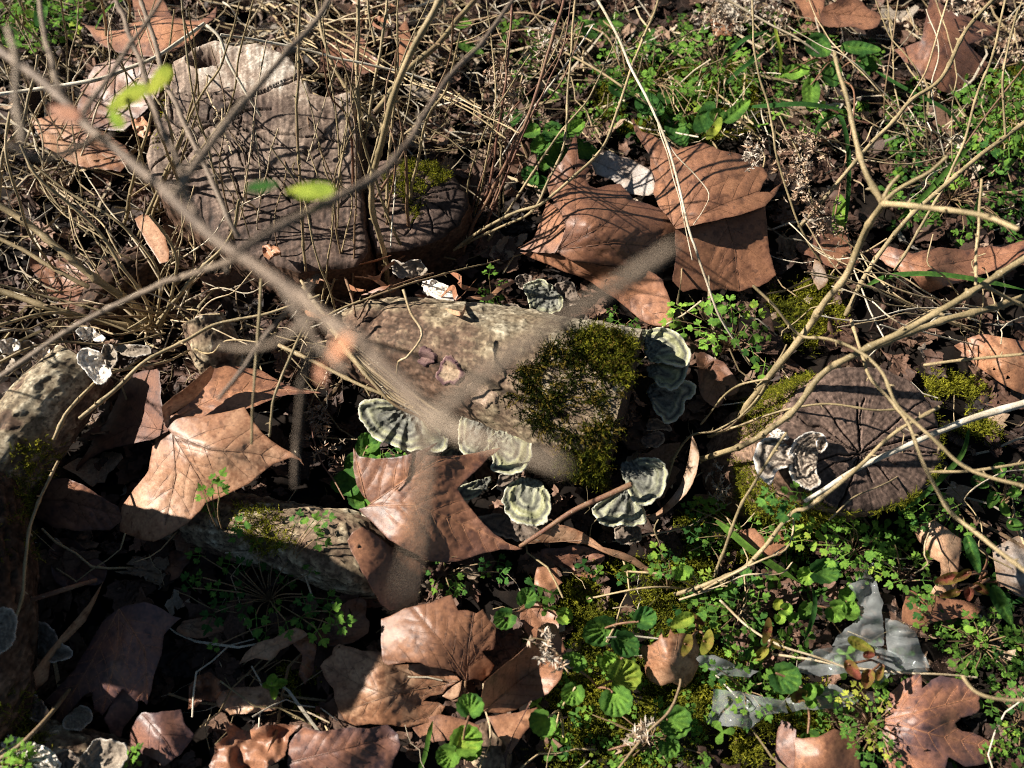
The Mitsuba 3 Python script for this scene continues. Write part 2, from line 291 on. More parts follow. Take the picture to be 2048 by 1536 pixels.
def frond(seed, bend=.6, leaf=.17, n=6):                        # a moss shoot: rib and little pointed leaves
    r = np.random.default_rng(seed); t = np.linspace(0, 1, 5); az = r.uniform(0, 6.28); cv = np.stack([bend * t ** 1.6 * math.cos(az), bend * t ** 1.6 * math.sin(az), t * (1 - .35 * bend * t)], 1)
    parts = [strip(cv, [.07, .07, .06, .05, .01], (math.sin(az), .3, .2))]
    for s in np.linspace(.15, 1, n):
        for _ in range(2):
            k = np.array([np.interp(s, t, cv[:, j]) for j in range(3)]); d = unit(r.normal(size=3) + [0, 0, .9]); e = unit(np.cross(d, r.normal(size=3))) * leaf * .28
            parts.append((np.array([k - e, k + e, k + d * leaf * r.uniform(.8, 1.5)]), np.array([[0, 1, 2]])))
    return join(*parts)
FRONDS = [frond(k) for k in range(6)]
def moss(mb, pos, nrm, rng, size, u, v, lean=.7):
    k = rng.integers(0, 6, len(pos)); up = unit(nrm + lean * rng.normal(size=pos.shape))
    for i in range(6):
        m = k == i; scatter(mb, FRONDS[i], pos[m], up[m], size[m] if np.ndim(size) else size, u[m], v[m], rng)
def flake(seed, k=6):                                          # a scrap of curled dead leaf
    r = np.random.default_rng(seed); g = np.linspace(-1, 1, k); x, y = np.meshgrid(g, g, indexing='ij'); rad = 1 + .3 * np.sin(np.arctan2(y, x) * r.integers(2, 5) + r.uniform(0, 6))
    X, Y = x * rad * .62 + r.normal(0, .07, x.shape), y * rad * r.uniform(.28, .7) + r.normal(0, .07, x.shape); c = r.uniform(.1, .6); d = r.uniform(-.35, .35)
    Z = c * Y ** 2 + d * X ** 2 + r.normal(0, .05, x.shape); n = k; i, j = np.meshgrid(np.arange(n - 1), np.arange(n - 1), indexing='ij'); a = (i * n + j).ravel()
    F = np.vstack([np.stack([a, a + n, a + n + 1], 1), np.stack([a, a + n + 1, a + 1], 1)])
    keep = (x ** 2 + y ** 2).ravel()[F].max(1) < 1.75; V, F2, _ = shell(np.stack([X, Y, Z], -1).reshape(-1, 3), F[keep], np.zeros((n * n, 2)), .03); return V, F2
FLAKES = [flake(s) for s in range(10)]
def straw(seed):
    r = np.random.default_rng(seed); t = np.linspace(-1, 1, 6); c = np.stack([t, .25 * r.normal() * t ** 2 + .05 * r.normal(size=6), .12 * r.normal() * t ** 2 + .05 * r.normal(size=6)], 1)
    c[2:4] += r.normal(0, .035, 3)
    if seed % 2: return shell(*strip(c, .05 * r.uniform(.5, 1.2) * np.array([.6, 1, 1.1, 1, .8, .2]), r.normal(size=3) * [.5, .5, 1]), np.zeros((12, 2)), .006)[:2]
    m = MB(); tube(m, c, .018 * r.uniform(.5, 1.4), 0, sides=4); v, f, _ = m.arrays(); return v, f
STRAWS = [straw(s) for s in range(10)]

# ================================================================== LOGS AND STUMPS
def groove(x, w): return np.exp(-(x / w) ** 2)
def mossy_bark(S, d, b):
    n, m, o = N3(b, 60, 1), N3(b, 260, 2), N3(b, 130, 3); lat = d[..., 1]; fl = np.clip((o - .5) * 8, 0, 1)
    u = .42 + .10 * fl + .10 * np.clip((S - .5) * 4, -1, 1) * (S > .5) - .14 * np.clip((.42 - S) * 4, 0, 1) + .32 * (n - .5) + .1 * (m - .5)
    v = .33 + .42 * (m - .5) + .09 * fl
    rust = np.clip((-.60 - lat + .12 * np.sin(S * 5)) * 9, 0, 1) * np.clip((.62 - S) * 6, 0, 1); u = u * (1 - rust) + (.27 + .2 * (n - .5)) * rust
    line = lat + .50 + .30 * (S - .3) + .10 * (N3(b, 40, 6) - .5)
    g = groove(line, .035) * (S > .12) * (S < .86); lip = groove(line - .07, .05) * (S > .12) * (S < .8)
    scar = groove(S - .16 - .06 * lat, .012) * (lat > -.5)
    v = v * (1 - .85 * g - .5 * scar) * (1 + .15 * lip)
    green = np.clip((lat + .1 + .5 * (n - .5)) * 1.6, 0, 1) * .5; u = u + green * (.95 - u) * .8; v = v * (1 - .25 * green)
    return u, v, -.0030 * g + .0010 * lip - .002 * scar + .0008 * fl + .001 * (m - .5)
mossy_log = thing('mossy_log', 'thick mossy log lying across the middle with turkey tail brackets along its lower edge', 'log')
LOG = Log([(672, 684, .030), (760, 690, .032), (860, 708, .034), (1000, 742, .036), (1130, 782, .038), (1246, 812, .040)], [.022, .036, .043, .050, .055, .057], mossy_bark, seed=3, bump=.045)
part(mossy_log, 'bark', LOG.mesh(), 'mat_bark')
for w, nm in ((-1, 'cut_end'), (0, 'broken_end')): part(mossy_log, nm, LOG.end(w, MB(), .2, .35), 'mat_wood')
# purple crust fungus patches lying on the bark
def log_patch(L, name, cx, cy, rx, ry, u, v, rim, label, seed):
    s0, t0 = L.pick(cx, cy); k, m = L.grid.shape[:2]; ds = L.L[1] - L.L[0]; sc = mpp(cx, cy); V, U = [], []
    for r in np.linspace(0, 1, 9):
        for a in np.arange(40) / 40 * 2 * np.pi:
            rr = r * (1 + .13 * math.sin(3 * a + seed) + .07 * math.sin(7 * a + 2 * seed)); si = s0 + rr * math.cos(a) * rx * sc / ds; ti = t0 + rr * math.sin(a) * ry * sc / (L.r[s0] * 2 * np.pi / m)
            si = int(np.clip(round(si), 0, k - 1)); q = L.grid[si, int(round(ti)) % m]; V.append(q + L.nrm[si, int(round(ti)) % m] * (.0016 - .0012 * r ** 4 + .0012 * rim * math.exp(-((r - .85) / .1) ** 2)))
            n = fbm_np(np.array([q * 500]), 2)[0]; ring = math.exp(-((r - .86) / .14) ** 2); U.append((u * (1 - ring * rim) + .02 * ring + .15 * (n - .5), v * (1 - .35 * ring) * (.7 + .6 * n)))
    i, j = np.meshgrid(np.arange(8), np.arange(40), indexing='ij'); j2 = (j + 1) % 40; q = np.stack([i * 40 + j, i * 40 + j2, (i + 1) * 40 + j2, (i + 1) * 40 + j], -1).reshape(-1, 4)
    mb = MB().add(V, np.vstack([q[:, :3], q[:, [0, 2, 3]]]), np.clip(U, 0, 1)); part(mossy_log, name, mb, 'mat_crust', label=label)
solid('mat_crust', paint([(.11, .055, .065), (.20, .12, .11), (.33, .24, .16), (.42, .30, .26)], .3, 1300), .8, .2)
log_patch(LOG, 'crust_fungus', 902, 742, 25, 25, .66, .55, 1, 'round purple rimmed crust with tan middle', 1)
log_patch(LOG, 'crust_fungus', 856, 713, 18, 17, .35, .42, .6, 'smaller dark purple crust spot', 2)
log_patch(LOG, 'crust_fungus', 962, 790, 32, 20, .75, .55, .35, 'pinkish wrinkled crust patch above the bark split', 3)
# its moss: feathery shoots over the cut end's half
def log_moss(L, n, poly, dens_seed, umix, size, rng, thresh=.45, holes=.5):
    s = rng.integers(0, L.grid.shape[0], n * 20); t = rng.integers(0, L.grid.shape[1], n * 20); p = L.grid[s, t]; q = proj(p)
    fac = ((EYE - p) * L.nrm[s, t]).sum(1) > -.004
    ok = inside(poly, q) & fac & (fbm_np(p * 75, 3, dens_seed) > thresh + .16 * rng.normal(size=len(p)) * holes); s, t, p, q = s[ok][:n], t[ok][:n], p[ok][:n], q[ok][:n]
    return p, L.nrm[s, t], q
rng = np.random.default_rng(21); mb = MB()
p, nr, q = log_moss(LOG, 2600, [(1030, 745), (1100, 675), (1180, 655), (1262, 680), (1290, 760), (1262, 850), (1250, 960), (1150, 980), (1110, 930), (1130, 870), (1060, 850), (1010, 790)], 4, 0, .005, rng, .50)
u = np.clip(.06 + .0016 * (q[:, 0] - 1150) + .15 * rng.normal(size=len(p)), .02, .75); u = np.where(rng.random(len(p)) < .25, .93, u); moss(mb, p, nr, rng, rng.uniform(.004, .012, len(p)), u, rng.uniform(.15, .42, len(p)), .95)
p, nr, q = log_moss(LOG, 3600, [(1110, 920), (1240, 880), (1262, 960), (1235, 1010), (1125, 1000), (1095, 960)], 4, 0, .005, rng, .32)
moss(mb, p, nr, rng, rng.uniform(.004, .0095, len(p)), np.clip(.36 + .17 * rng.normal(size=len(p)), .05, .75), rng.uniform(.22, .6, len(p)), .8)
p, nr, q = log_moss(LOG, 3200, [(1180, 655), (1265, 680), (1295, 760), (1270, 790), (1200, 740), (1140, 700)], 4, 0, .005, rng, .30)
moss(mb, p, nr, rng, rng.uniform(.004, .009, len(p)), np.clip(.42 + .17 * rng.normal(size=len(p)), .05, .75), rng.uniform(.25, .62, len(p)), .8)
part(mossy_log, 'moss', mb, 'mat_moss', False, kind='stuff')

def fissure(d, b, n, k, sd):                                   # long cracks that run along the bark
    a = np.arctan2(d[..., 1], d[..., 2]); return groove(np.abs(((a * k / 6.283 + 1.6 * n + .8 * N3(b, 90, sd)) % 1) - .5), .07)
def pale_bark(S, d, b):
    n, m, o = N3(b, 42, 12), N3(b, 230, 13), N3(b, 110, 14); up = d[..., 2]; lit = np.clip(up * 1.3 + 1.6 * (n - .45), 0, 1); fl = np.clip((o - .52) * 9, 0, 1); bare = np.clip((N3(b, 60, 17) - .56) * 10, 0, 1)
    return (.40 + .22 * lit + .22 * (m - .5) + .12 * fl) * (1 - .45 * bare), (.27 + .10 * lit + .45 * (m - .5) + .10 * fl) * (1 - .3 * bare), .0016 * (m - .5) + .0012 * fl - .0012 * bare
def brown_bark(S, d, b):
    n, m = N3(b, 50, 15), N3(b, 240, 16); ln = fissure(d, b, n, 16, 21)
    return .20 + .55 * (n - .5) + .25 * (m - .5), (.32 + .5 * (m - .5)) * (1 - .8 * ln), -.0034 * ln + .002 * (m - .5)
def tan_bark(S, d, b):
    n, m, o = N3(b, 48, 18), N3(b, 240, 19), N3(b, 95, 20); ln = fissure(d, b, n, 13, 22); fl = np.clip((o - .5) * 8, 0, 1)
    return .46 + .6 * (n - .5) + .2 * (m - .5) + .16 * fl, (.42 + .55 * (m - .5) + .12 * fl) * (1 - .7 * ln), .0015 * (m - .5) - .002 * ln + .001 * fl
def small_log(name, label, pts, radii, fn, seed, bump=.12, eu=(.35, .35), mosses=(), res=.002):
    k = thing(name, label, 'log'); L = Log(pts, radii, fn, res=res, seed=seed, bump=bump); part(k, 'bark', L.mesh(), 'mat_bark')
    for w, e in ((0, eu[0]), (-1, eu[1])): part(k, 'cut_end', L.end(w, MB(), e, .5), 'mat_wood')
    if mosses:
        mb = MB(); r = np.random.default_rng(seed)
        for poly, n, um, th in mosses:
            p, nr, _ = log_moss(L, n, poly, seed, 0, 0, r, th)
            moss(mb, p, nr, r, r.uniform(.0035, .007, len(p)), np.clip(um + .15 * r.normal(size=len(p)), 0, .8), r.uniform(.35, .8, len(p)))
        part(k, 'moss', mb, 'mat_moss', False, kind='stuff')
    return k, L
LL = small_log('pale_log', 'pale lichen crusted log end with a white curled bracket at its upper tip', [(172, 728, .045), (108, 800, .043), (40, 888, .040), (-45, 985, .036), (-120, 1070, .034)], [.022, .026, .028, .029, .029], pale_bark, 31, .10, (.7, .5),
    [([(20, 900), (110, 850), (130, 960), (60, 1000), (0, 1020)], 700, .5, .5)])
small_log('half_buried_log', 'tan bark log half buried under the central leaf with green leafy sprigs in its shade', [(330, 1022, .000), (450, 1048, .006), (590, 1076, .010), (700, 1110, .012), (770, 1140, .004)], [.018, .023, .026, .027, .020], tan_bark, 32, .2, (.3, .4),
    [([(470, 1010), (560, 1020), (600, 1090), (520, 1110), (470, 1060)], 700, .5, .42)])
small_log('dark_log', 'small dark brown log lying in shade beneath the tan stems', [(305, 520, .02), (240, 575, .022), (185, 650, .015)], [.017, .021, .018], brown_bark, 33, .1, (.3, .3))
small_log('wood_stub', 'short stub of wood with a sunlit pale tip behind the rolled leaf', [(405, 640, .040), (425, 690, .03), (450, 745, .012)], [.016, .018, .018], tan_bark, 34, .1, (.75, .3))
small_log('shaded_log', 'dark upright log at the frame edge beside the purple leaf', [(-60, 940, .045), (-35, 1110, .055), (-28, 1280, .055), (-40, 1430, .04), (-60, 1500, .02)], [.026, .028, .028, .026, .02], brown_bark, 35, .2, (.3, .3), [([(-20, 980), (70, 980), (80, 1120), (-20, 1120)], 500, .3, .5), ([(-20, 1380), (60, 1380), (60, 1500), (-20, 1500)], 400, .3, .45)])
small_log('crusty_log', 'grey crusted log in the bottom corner covered with pale brackets', [(-90, 1500, .012), (20, 1515, .016), (130, 1535, .015), (250, 1560, .008)], [.022, .024, .024, .02], pale_bark, 36, .14, (.3, .3),
    [([(0, 1440), (100, 1470), (110, 1536), (0, 1536)], 500, .55, .45), ([(0, 1400), (60, 1400), (60, 1450), (0, 1450)], 200, .6, .3)])
small_log('rough_bark_chunk', 'small black and white bark chunk at the bottom between round leaves', [(960, 1450, -.002), (975, 1500, -.002), (975, 1560, -.004)], [.012, .015, .014], tan_bark, 37, .35, (.2, .2))
# rotten trunk standing just outside the frame: it throws the deep shade over the purple leaf
small_log('rotten_trunk', 'rotten upright trunk standing off beside the shaded log', [tuple(np.append(proj(np.array(q)), q[2])) for q in ((-.405, -.152, -.01), (-.395, -.150, .10), (-.385, -.140, .215))], [.066, .062, .046], brown_bark, 38, .12, (.3, .3), res=.004)

def face_mesh(outline, ctrl, colour, seed, step=3.6, wall=.07, flare=.006, jag=4, wall_u=.25, lean=(0, 0), rough=.0007, tone=.35):
    """A sawn face on its stem: the face as one mesh, the bark walls under its rim as another."""
    q = densify(outline, step, jag, seed, 40.); p, f, pg = mesh_polygon(q, step, seed)
    c = np.asarray(ctrl, float); z = RBFInterpolator(c[:, :2], c[:, 2], kernel='linear')(p)
    w = P(p[:, 0], p[:, 1], z); u, v, dz = colour(p, w, shapely.distance(shapely.points(p), pg.exterior))
    u, v = u - .10 * np.exp(-shapely.distance(shapely.points(p), pg.exterior) / 5), v + 0
    w[:, 2] += dz + rough * 2 * (fbm_np(w * 260, 3, seed) - .5); face = MB().add(w, f, np.clip(np.stack([u, v], 1), 0, 1))
    n = len(q); ring = w[:n] if len(pg.exterior.coords) - 1 == n else P(q[:, 0], q[:, 1], RBFInterpolator(c[:, :2], c[:, 2], kernel='linear')(q)); n = len(ring); cen = ring.mean(0); V, U = [], []
    for k, t in enumerate(np.linspace(0, 1, 22)):
        out = unit((ring - cen) * [1, 1, 0]); r = ring + out * (flare * math.sin(t * 2.2) + .0002 * (k > 0)) + np.array([lean[0], lean[1], 0]) * t + np.array([0, 0, -1.]) * (wall * t + 0); r = r + out * ((fbm_np(r * 150, 3, seed + 1) - .5) * .006 * min(1, t * 6))[:, None]
        g = fbm_np(r * 200, 3, seed + 2); V.append(r); U.append(np.stack([wall_u + .4 * (fbm_np(r * 45, 2, seed) - .5), tone + .4 * g], 1))
    i, j = np.meshgrid(np.arange(21), np.arange(n), indexing='ij'); j2 = (j + 1) % n; qd = np.stack([i * n + j, (i + 1) * n + j, (i + 1) * n + j2, i * n + j2], -1).reshape(-1, 4)
    walls = MB().add(np.vstack(V), np.vstack([qd[:, :3], qd[:, [0, 2, 3]]]), np.clip(np.vstack(U), 0, 1)); return face, walls, (p, w, f)
def cracks(p, segs, wid, seed):
    pts = shapely.points(p + 22 * (np.stack([fbm_np(np.column_stack([p / 55, np.full(len(p), k + seed)]), 3, k) for k in (0, 1)], 1) - .5))
    out = np.zeros(len(p))
    for s, w in segs:
        d = shapely.distance(pts, LineString(s)); out = np.maximum(out, np.exp(-(d / (wid * w)) ** 2))
    return out
stump = thing('tree_stump', 'big weathered grey stump with sawn face, black cracks and a whitish upper rim', 'stump')
r5 = np.random.default_rng(5); pith = np.array([415., 235.])
segs = [([pith + np.array([math.cos(a), math.sin(a)]) * r5.uniform(15, 60), pith + np.array([math.cos(a + .1), math.sin(a + .1)]) * r5.uniform(70, 300)], r5.uniform(.25, .65)) for a in np.sort(r5.uniform(-.7, 2.7, 17))]
segs += [([pith + r5.uniform(-120, 120, 2) * [1.1, .45], pith + r5.uniform(-120, 120, 2) * [1.1, .45]], r5.uniform(.4, .8)) for _ in range(14)]
def stump_colour(p, w, db):
    n, m = N3(w, 38, 41), N3(w, 300, 42); d = np.hypot(p[:, 0] - pith[0], (p[:, 1] - pith[1]) * 1.05)
    saw = .5 + .5 * np.sin((p[:, 0] * .30 + p[:, 1] * .95) * .8 + 14 * n) * np.clip((N3(w, 70, 47) - .4) * 5, 0, 1); rings = .5 + .5 * np.sin(d * .33 + 9 * n)
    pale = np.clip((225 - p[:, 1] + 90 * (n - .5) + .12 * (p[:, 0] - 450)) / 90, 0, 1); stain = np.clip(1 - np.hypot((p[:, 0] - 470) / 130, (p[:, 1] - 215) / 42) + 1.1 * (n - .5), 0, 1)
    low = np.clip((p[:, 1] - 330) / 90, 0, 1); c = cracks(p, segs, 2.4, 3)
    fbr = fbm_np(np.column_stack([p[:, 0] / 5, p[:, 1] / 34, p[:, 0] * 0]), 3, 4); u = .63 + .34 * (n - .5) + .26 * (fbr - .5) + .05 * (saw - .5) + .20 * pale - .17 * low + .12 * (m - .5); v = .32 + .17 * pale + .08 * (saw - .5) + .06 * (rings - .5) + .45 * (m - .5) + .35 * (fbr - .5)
    u = u - .45 * stain * (m > .42); v = v * (1 - .62 * stain * np.clip((m - .35) * 6, 0, 1)) * (1 - .9 * c)
    hol = np.clip(1.25 - np.hypot((p[:, 0] - 405) / 30, (p[:, 1] - 112) / 20) + .5 * (m - .5), 0, 1); u, v = u * (1 - .8 * hol), v * (1 - .75 * hol)
    return u, v, -.022 * hol - .0028 * c + .0001 * saw + .005 * (n - .5) + .0010 * (m - .5) - .004 * np.exp(-db / 4)
SF = [(290, 307), (300, 270), (328, 212), (335, 160), (345, 120), (385, 90), (427, 75), (470, 85), (513, 82), (550, 95), (581, 113), (608, 154), (625, 180), (649, 188), (700, 181), (708, 205), (712, 240), (718, 273), (716, 310), (722, 349), (726, 400), (732, 450), (738, 500), (715, 528), (650, 536), (600, 538), (520, 522), (440, 478), (380, 435), (325, 395), (300, 350)]
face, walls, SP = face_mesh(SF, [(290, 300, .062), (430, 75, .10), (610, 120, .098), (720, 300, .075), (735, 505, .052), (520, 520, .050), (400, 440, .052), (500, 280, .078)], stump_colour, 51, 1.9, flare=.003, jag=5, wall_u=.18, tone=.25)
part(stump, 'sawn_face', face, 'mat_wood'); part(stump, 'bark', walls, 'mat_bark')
segs2 = [([(845, 395), (845 + 95 * math.cos(a), 395 + 75 * math.sin(a))], r5.uniform(.4, .8)) for a in np.linspace(.2, 6, 11)]
def side_colour(p, w, db):
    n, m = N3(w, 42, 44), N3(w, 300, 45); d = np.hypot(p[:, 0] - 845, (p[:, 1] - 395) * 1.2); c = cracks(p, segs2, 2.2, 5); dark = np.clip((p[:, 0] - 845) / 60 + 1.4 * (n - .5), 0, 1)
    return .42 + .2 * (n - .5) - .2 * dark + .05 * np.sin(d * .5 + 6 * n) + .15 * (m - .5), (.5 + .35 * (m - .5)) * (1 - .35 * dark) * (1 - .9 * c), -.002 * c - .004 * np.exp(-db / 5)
SS = [(731, 372), (741, 328), (765, 316), (793, 311), (835, 314), (871, 321), (912, 352), (932, 385), (934, 410), (919, 444), (885, 470), (850, 484), (817, 493), (750, 502), (740, 470), (736, 420)]
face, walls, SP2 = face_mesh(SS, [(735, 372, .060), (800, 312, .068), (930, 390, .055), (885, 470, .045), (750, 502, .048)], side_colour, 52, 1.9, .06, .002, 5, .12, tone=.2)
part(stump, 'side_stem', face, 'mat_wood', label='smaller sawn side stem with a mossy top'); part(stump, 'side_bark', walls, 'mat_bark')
def face_moss(SPx, poly, n, rng, th, um, size=(.003, .006)):
    p, w, f = SPx; i = rng.integers(0, len(p), n * 8); q = p[i] + rng.normal(0, 1.5, (len(i), 2)); ok = inside(poly, q) & (fbm_np(w[i] * 90, 3, 3) > th + .05 * rng.normal(size=len(i))); i = i[ok][:n]
    mb = MB(); moss(mb, w[i] + rng.normal(0, .0006, (len(i), 3)) * [1, 1, 0], np.tile([0, -.25, 1.], (len(i), 1)), rng, rng.uniform(*size, len(i)), np.clip(um + .14 * rng.normal(size=len(i)), .05, .8), rng.uniform(.4, .8, len(i))); return mb
part(stump, 'moss', face_moss(SP2, [(765, 355), (790, 318), (870, 325), (905, 350), (880, 368), (850, 375), (845, 410), (830, 440), (815, 420), (800, 390), (770, 380)], 1300, np.random.default_rng(2), .40, .45), 'mat_moss', False, kind='stuff')
part(stump, 'moss', face_moss(SP, [(295, 300), (325, 200), (340, 130), (352, 135), (345, 190), (330, 240), (320, 300)], 500, np.random.default_rng(3), .35, .55), 'mat_moss', False, kind='stuff')

cut = thing('cut_log_stump', 'round cut log end with radial cracks and two striped brackets on its face', 'stump')
pith2 = np.array([1716., 900.]); r6 = np.random.default_rng(6); segs3 = [([pith2, pith2 + np.array([math.cos(a), math.sin(a)]) * r6.uniform(60, 185)], r6.uniform(.3, .85)) for a in np.arange(15) / 15 * 6.283 + r6.uniform(-.2, .2, 15)]
def disc_colour(p, w, db):
    n, m = N3(w, 40, 61), N3(w, 320, 62); d = np.hypot(p[:, 0] - pith2[0], p[:, 1] - pith2[1]); a = np.arctan2(p[:, 1] - pith2[1], p[:, 0] - pith2[0]); c = cracks(p, segs3, 2.3, 8)
    ray = fbm_np(np.stack([a * 28, d * .03, d * 0], 1), 3, 9); rings = .5 + .5 * np.sin(d * .52 + 5 * n); saw = .5 + .5 * np.sin(p[:, 1] * .55 + .25 * p[:, 0] + 4 * n)
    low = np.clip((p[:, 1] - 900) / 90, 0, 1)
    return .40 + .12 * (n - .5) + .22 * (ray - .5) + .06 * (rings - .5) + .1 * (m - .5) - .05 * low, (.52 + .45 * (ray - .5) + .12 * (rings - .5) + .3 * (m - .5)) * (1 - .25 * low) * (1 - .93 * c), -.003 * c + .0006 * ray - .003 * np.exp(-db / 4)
a = np.arange(26) / 26 * 2 * np.pi; DC = [(1720 + 168 * math.cos(t) * (1 + .03 * math.sin(3 * t)), 876 + 152 * math.sin(t) * (1 + .03 * math.cos(2 * t))) for t in a]
face, walls, SP3 = face_mesh(DC, [(1550, 870, .075), (1720, 725, .075), (1890, 890, .046), (1710, 1030, .058), (1720, 876, .065)], disc_colour, 53, 1.9, .075, .002, 4, .36, (-.030, .012), tone=.30)
part(cut, 'cut_face', face, 'mat_wood'); part(cut, 'bark', walls, 'mat_bark')
mb = MB(); rng = np.random.default_rng(8); wv = walls.arrays()[0]
for poly, n, um, th in (([(1480, 800), (1560, 740), (1640, 660), (1730, 670), (1640, 740), (1580, 800), (1540, 850), (1480, 860)], 2600, .38, .38), ([(1470, 920), (1535, 945), (1560, 990), (1620, 1015), (1690, 1035), (1560, 1060), (1480, 1010)], 2400, .42, .34), ([(1480, 850), (1540, 850), (1530, 930), (1480, 930)], 900, .4, .45)):
    i = rng.integers(0, len(wv), n * 9); e = wv[i]; ok = inside(poly, proj(e)) & (fbm_np(e * 75, 3, 5) > th + .06 * rng.normal(size=len(e))); e = e[ok][:n]
    moss(mb, e + rng.normal(0, .0008, e.shape), unit((e - [0.275, -.055, .03]) * [1, 1, .6] + [0, 0, .03]), rng, rng.uniform(.003, .0065, len(e)), np.clip(um + .15 * rng.normal(size=len(e)), 0, .8), rng.uniform(.35, .75, len(e)))
p, w, f = SP3; e = w[np.hypot((p[:, 0] - 1720) / 168, (p[:, 1] - 876) / 152) > .965]; e = e[rng.integers(0, len(e), 900)]; k = proj(e); e = e[(k[:, 1] > 985) | (k[:, 0] > 1850) & (rng.random(len(e)) < .5)]
moss(mb, e, np.tile([.2, -.2, 1.], (len(e), 1)), rng, rng.uniform(.003, .006, len(e)), np.clip(.4 + .15 * rng.normal(size=len(e)), 0, .8), rng.uniform(.35, .7, len(e)))
part(cut, 'moss', mb, 'mat_moss', False, kind='stuff')

# ================================================================== FALLEN LEAVES
def leaf(label, blades, stalk=None, cat='leaf'):
    k = thing('fallen_leaf', label, cat); many = len(blades) > 1
    for n, kw in enumerate(blades):
        mb = MB(); nm = kw.pop('name', 'blade'); sheet(mb, **kw)
        if not many and stalk is None: labels[k] = labels.pop(k); mb.put(k, 'mat_leaf')
        else: part(k, nm, mb, 'mat_leaf')
    if stalk is not None:
        mb = MB(); stem(mb, stalk, .9, .5, .35, len(labels), nodes=0); part(k, 'stalk', mb, 'mat_stem')
    return k
leaf('big sunlit tan leaf with a long tip and rolled flap, left of the mossy log', [
  dict(outline=[(342, 866), (325, 845), (344, 829), (400, 834), (444, 826), (489, 814), (506, 842), (522, 862), (537, 876), (560, 893), (581, 903), (602, 918), (608, 931), (598, 921), (581, 916), (547, 927), (496, 968), (450, 990), (410, 1006), (403, 1018), (375, 1045), (342, 1067), (308, 1084), (273, 1077), (239, 1062), (243, 1013), (270, 975), (297, 941), (304, 893)], ctrl=[(325, 845, .055), (489, 815, .060), (605, 925, .052), (410, 1006, .045), (308, 1084, .035), (239, 1060, .02), (300, 940, .045), (420, 910, .066)], veins=[[(345, 868), (420, 900), (500, 905), (600, 925)], [(345, 868), (352, 950), (330, 1050)], [(345, 868), (400, 960), (420, 1003)]], u=.56, v=.53, seed=1, vein_dark=.28, gap=38, reach=80, wr=.003, jag=1.4, step=3.2),
  dict(name='rolled_flap', outline=[(323, 814), (345, 795), (376, 773), (402, 750), (422, 732), (428, 739), (424, 755), (405, 780), (386, 801), (365, 815), (340, 830), (341, 866), (330, 845)], ctrl=[(323, 814, .072), (376, 773, .080), (425, 735, .078), (428, 750, .064), (386, 803, .062), (340, 835, .060), (340, 866, .056)], u=.6, v=.55, seed=2, wr=.001, jag=1, step=3),
  dict(name='rear_lobe', outline=[(425, 738), (450, 731), (478, 732), (520, 739), (567, 767), (600, 778), (641, 785), (600, 787), (574, 789), (540, 800), (506, 814), (489, 816), (444, 828), (400, 836), (345, 832), (386, 800), (424, 757)], ctrl=[(425, 740, .040), (640, 785, .052), (520, 740, .036), (489, 815, .057), (400, 834, .053), (345, 832, .052)], veins=[[(350, 835), (450, 785), (560, 778), (638, 785)]], u=.36, v=.5, seed=3, vein_dark=-.25, jag=1.2),
  dict(name='shaded_lobe', outline=[(318, 736), (285, 742), (255, 753), (232, 800), (212, 842), (186, 880), (165, 915), (143, 953), (175, 920), (210, 900), (240, 893), (300, 880), (338, 862), (325, 810)], ctrl=[(318, 736, .045), (255, 753, .018), (145, 950, .012), (240, 893, .022), (338, 862, .050)], veins=[[(338, 862), (270, 850), (200, 885)]], u=.22, v=.42, seed=4)],
  stalk=[(340, 866, .054), (338, 850, .056), (330, 830, .060)])
leaf('dark red brown leaf curling up in the shade below the big sunlit leaf', [dict(outline=[(41, 1002), (65, 975), (96, 958), (137, 958), (165, 970), (191, 985), (236, 1013), (245, 1040), (219, 1060), (160, 1062), (113, 1057), (75, 1037)], ctrl=[(41, 1002, .016), (96, 958, .034), (190, 985, .036), (236, 1030, .026), (113, 1057, .022)], veins=[[(42, 1002), (130, 1000), (236, 1030)]], u=.27, v=.55, seed=5, vein_dark=.25)])
leaf('red brown leaf with three sharp points and a rolled orange flap, below the mossy log', [
  dict(outline=[(707, 896), (712, 905), (718, 912), (750, 917), (793, 915), (835, 903), (879, 883), (858, 902), (851, 909), (885, 914), (926, 910), (965, 903), (1003, 896), (975, 918), (953, 941), (930, 962), (916, 978), (928, 1000), (943, 1017), (965, 1045), (988, 1067), (1012, 1084), (1045, 1098), (1030, 1100), (1001, 1099), (955, 1110), (919, 1122), (890, 1124), (860, 1122), (815, 1100), (779, 1080), (750, 1050), (716, 1018), (735, 1012), (741, 1006), (725, 990), (714, 972), (706, 935)], ctrl=[(707, 896, .058), (879, 883, .072), (1003, 896, .066), (916, 978, .050), (1045, 1098, .034), (890, 1122, .034), (779, 1078, .050), (716, 1018, .042), (800, 960, .058), (820, 1045, .056), (714, 975, .050)], veins=[[(735, 1012), (810, 960), (880, 920), (1000, 897)], [(735, 1012), (830, 1010), (930, 1050), (1040, 1097)], [(735, 1012), (720, 950), (708, 898)], [(790, 980), (830, 940), (878, 884)]], u=.31, v=.47, seed=6, vein_dark=-.30, gap=34, reach=70, wr=.003, jag=1.2, step=3.2),
  dict(name='rolled_flap', outline=[(694, 1081), (705, 1066), (724, 1054), (755, 1072), (785, 1095), (844, 1127), (842, 1165), (834, 1200), (805, 1218), (779, 1221), (762, 1207), (748, 1185), (735, 1160), (711, 1119)], ctrl=[(694, 1081, .056), (724, 1054, .058), (785, 1093, .044), (842, 1130, .032), (834, 1200, .026), (779, 1221, .034), (735, 1160, .054)], u=.38, v=.56, seed=7, wr=.002, jag=1.6, holes=[(719, 1093, 4)])])
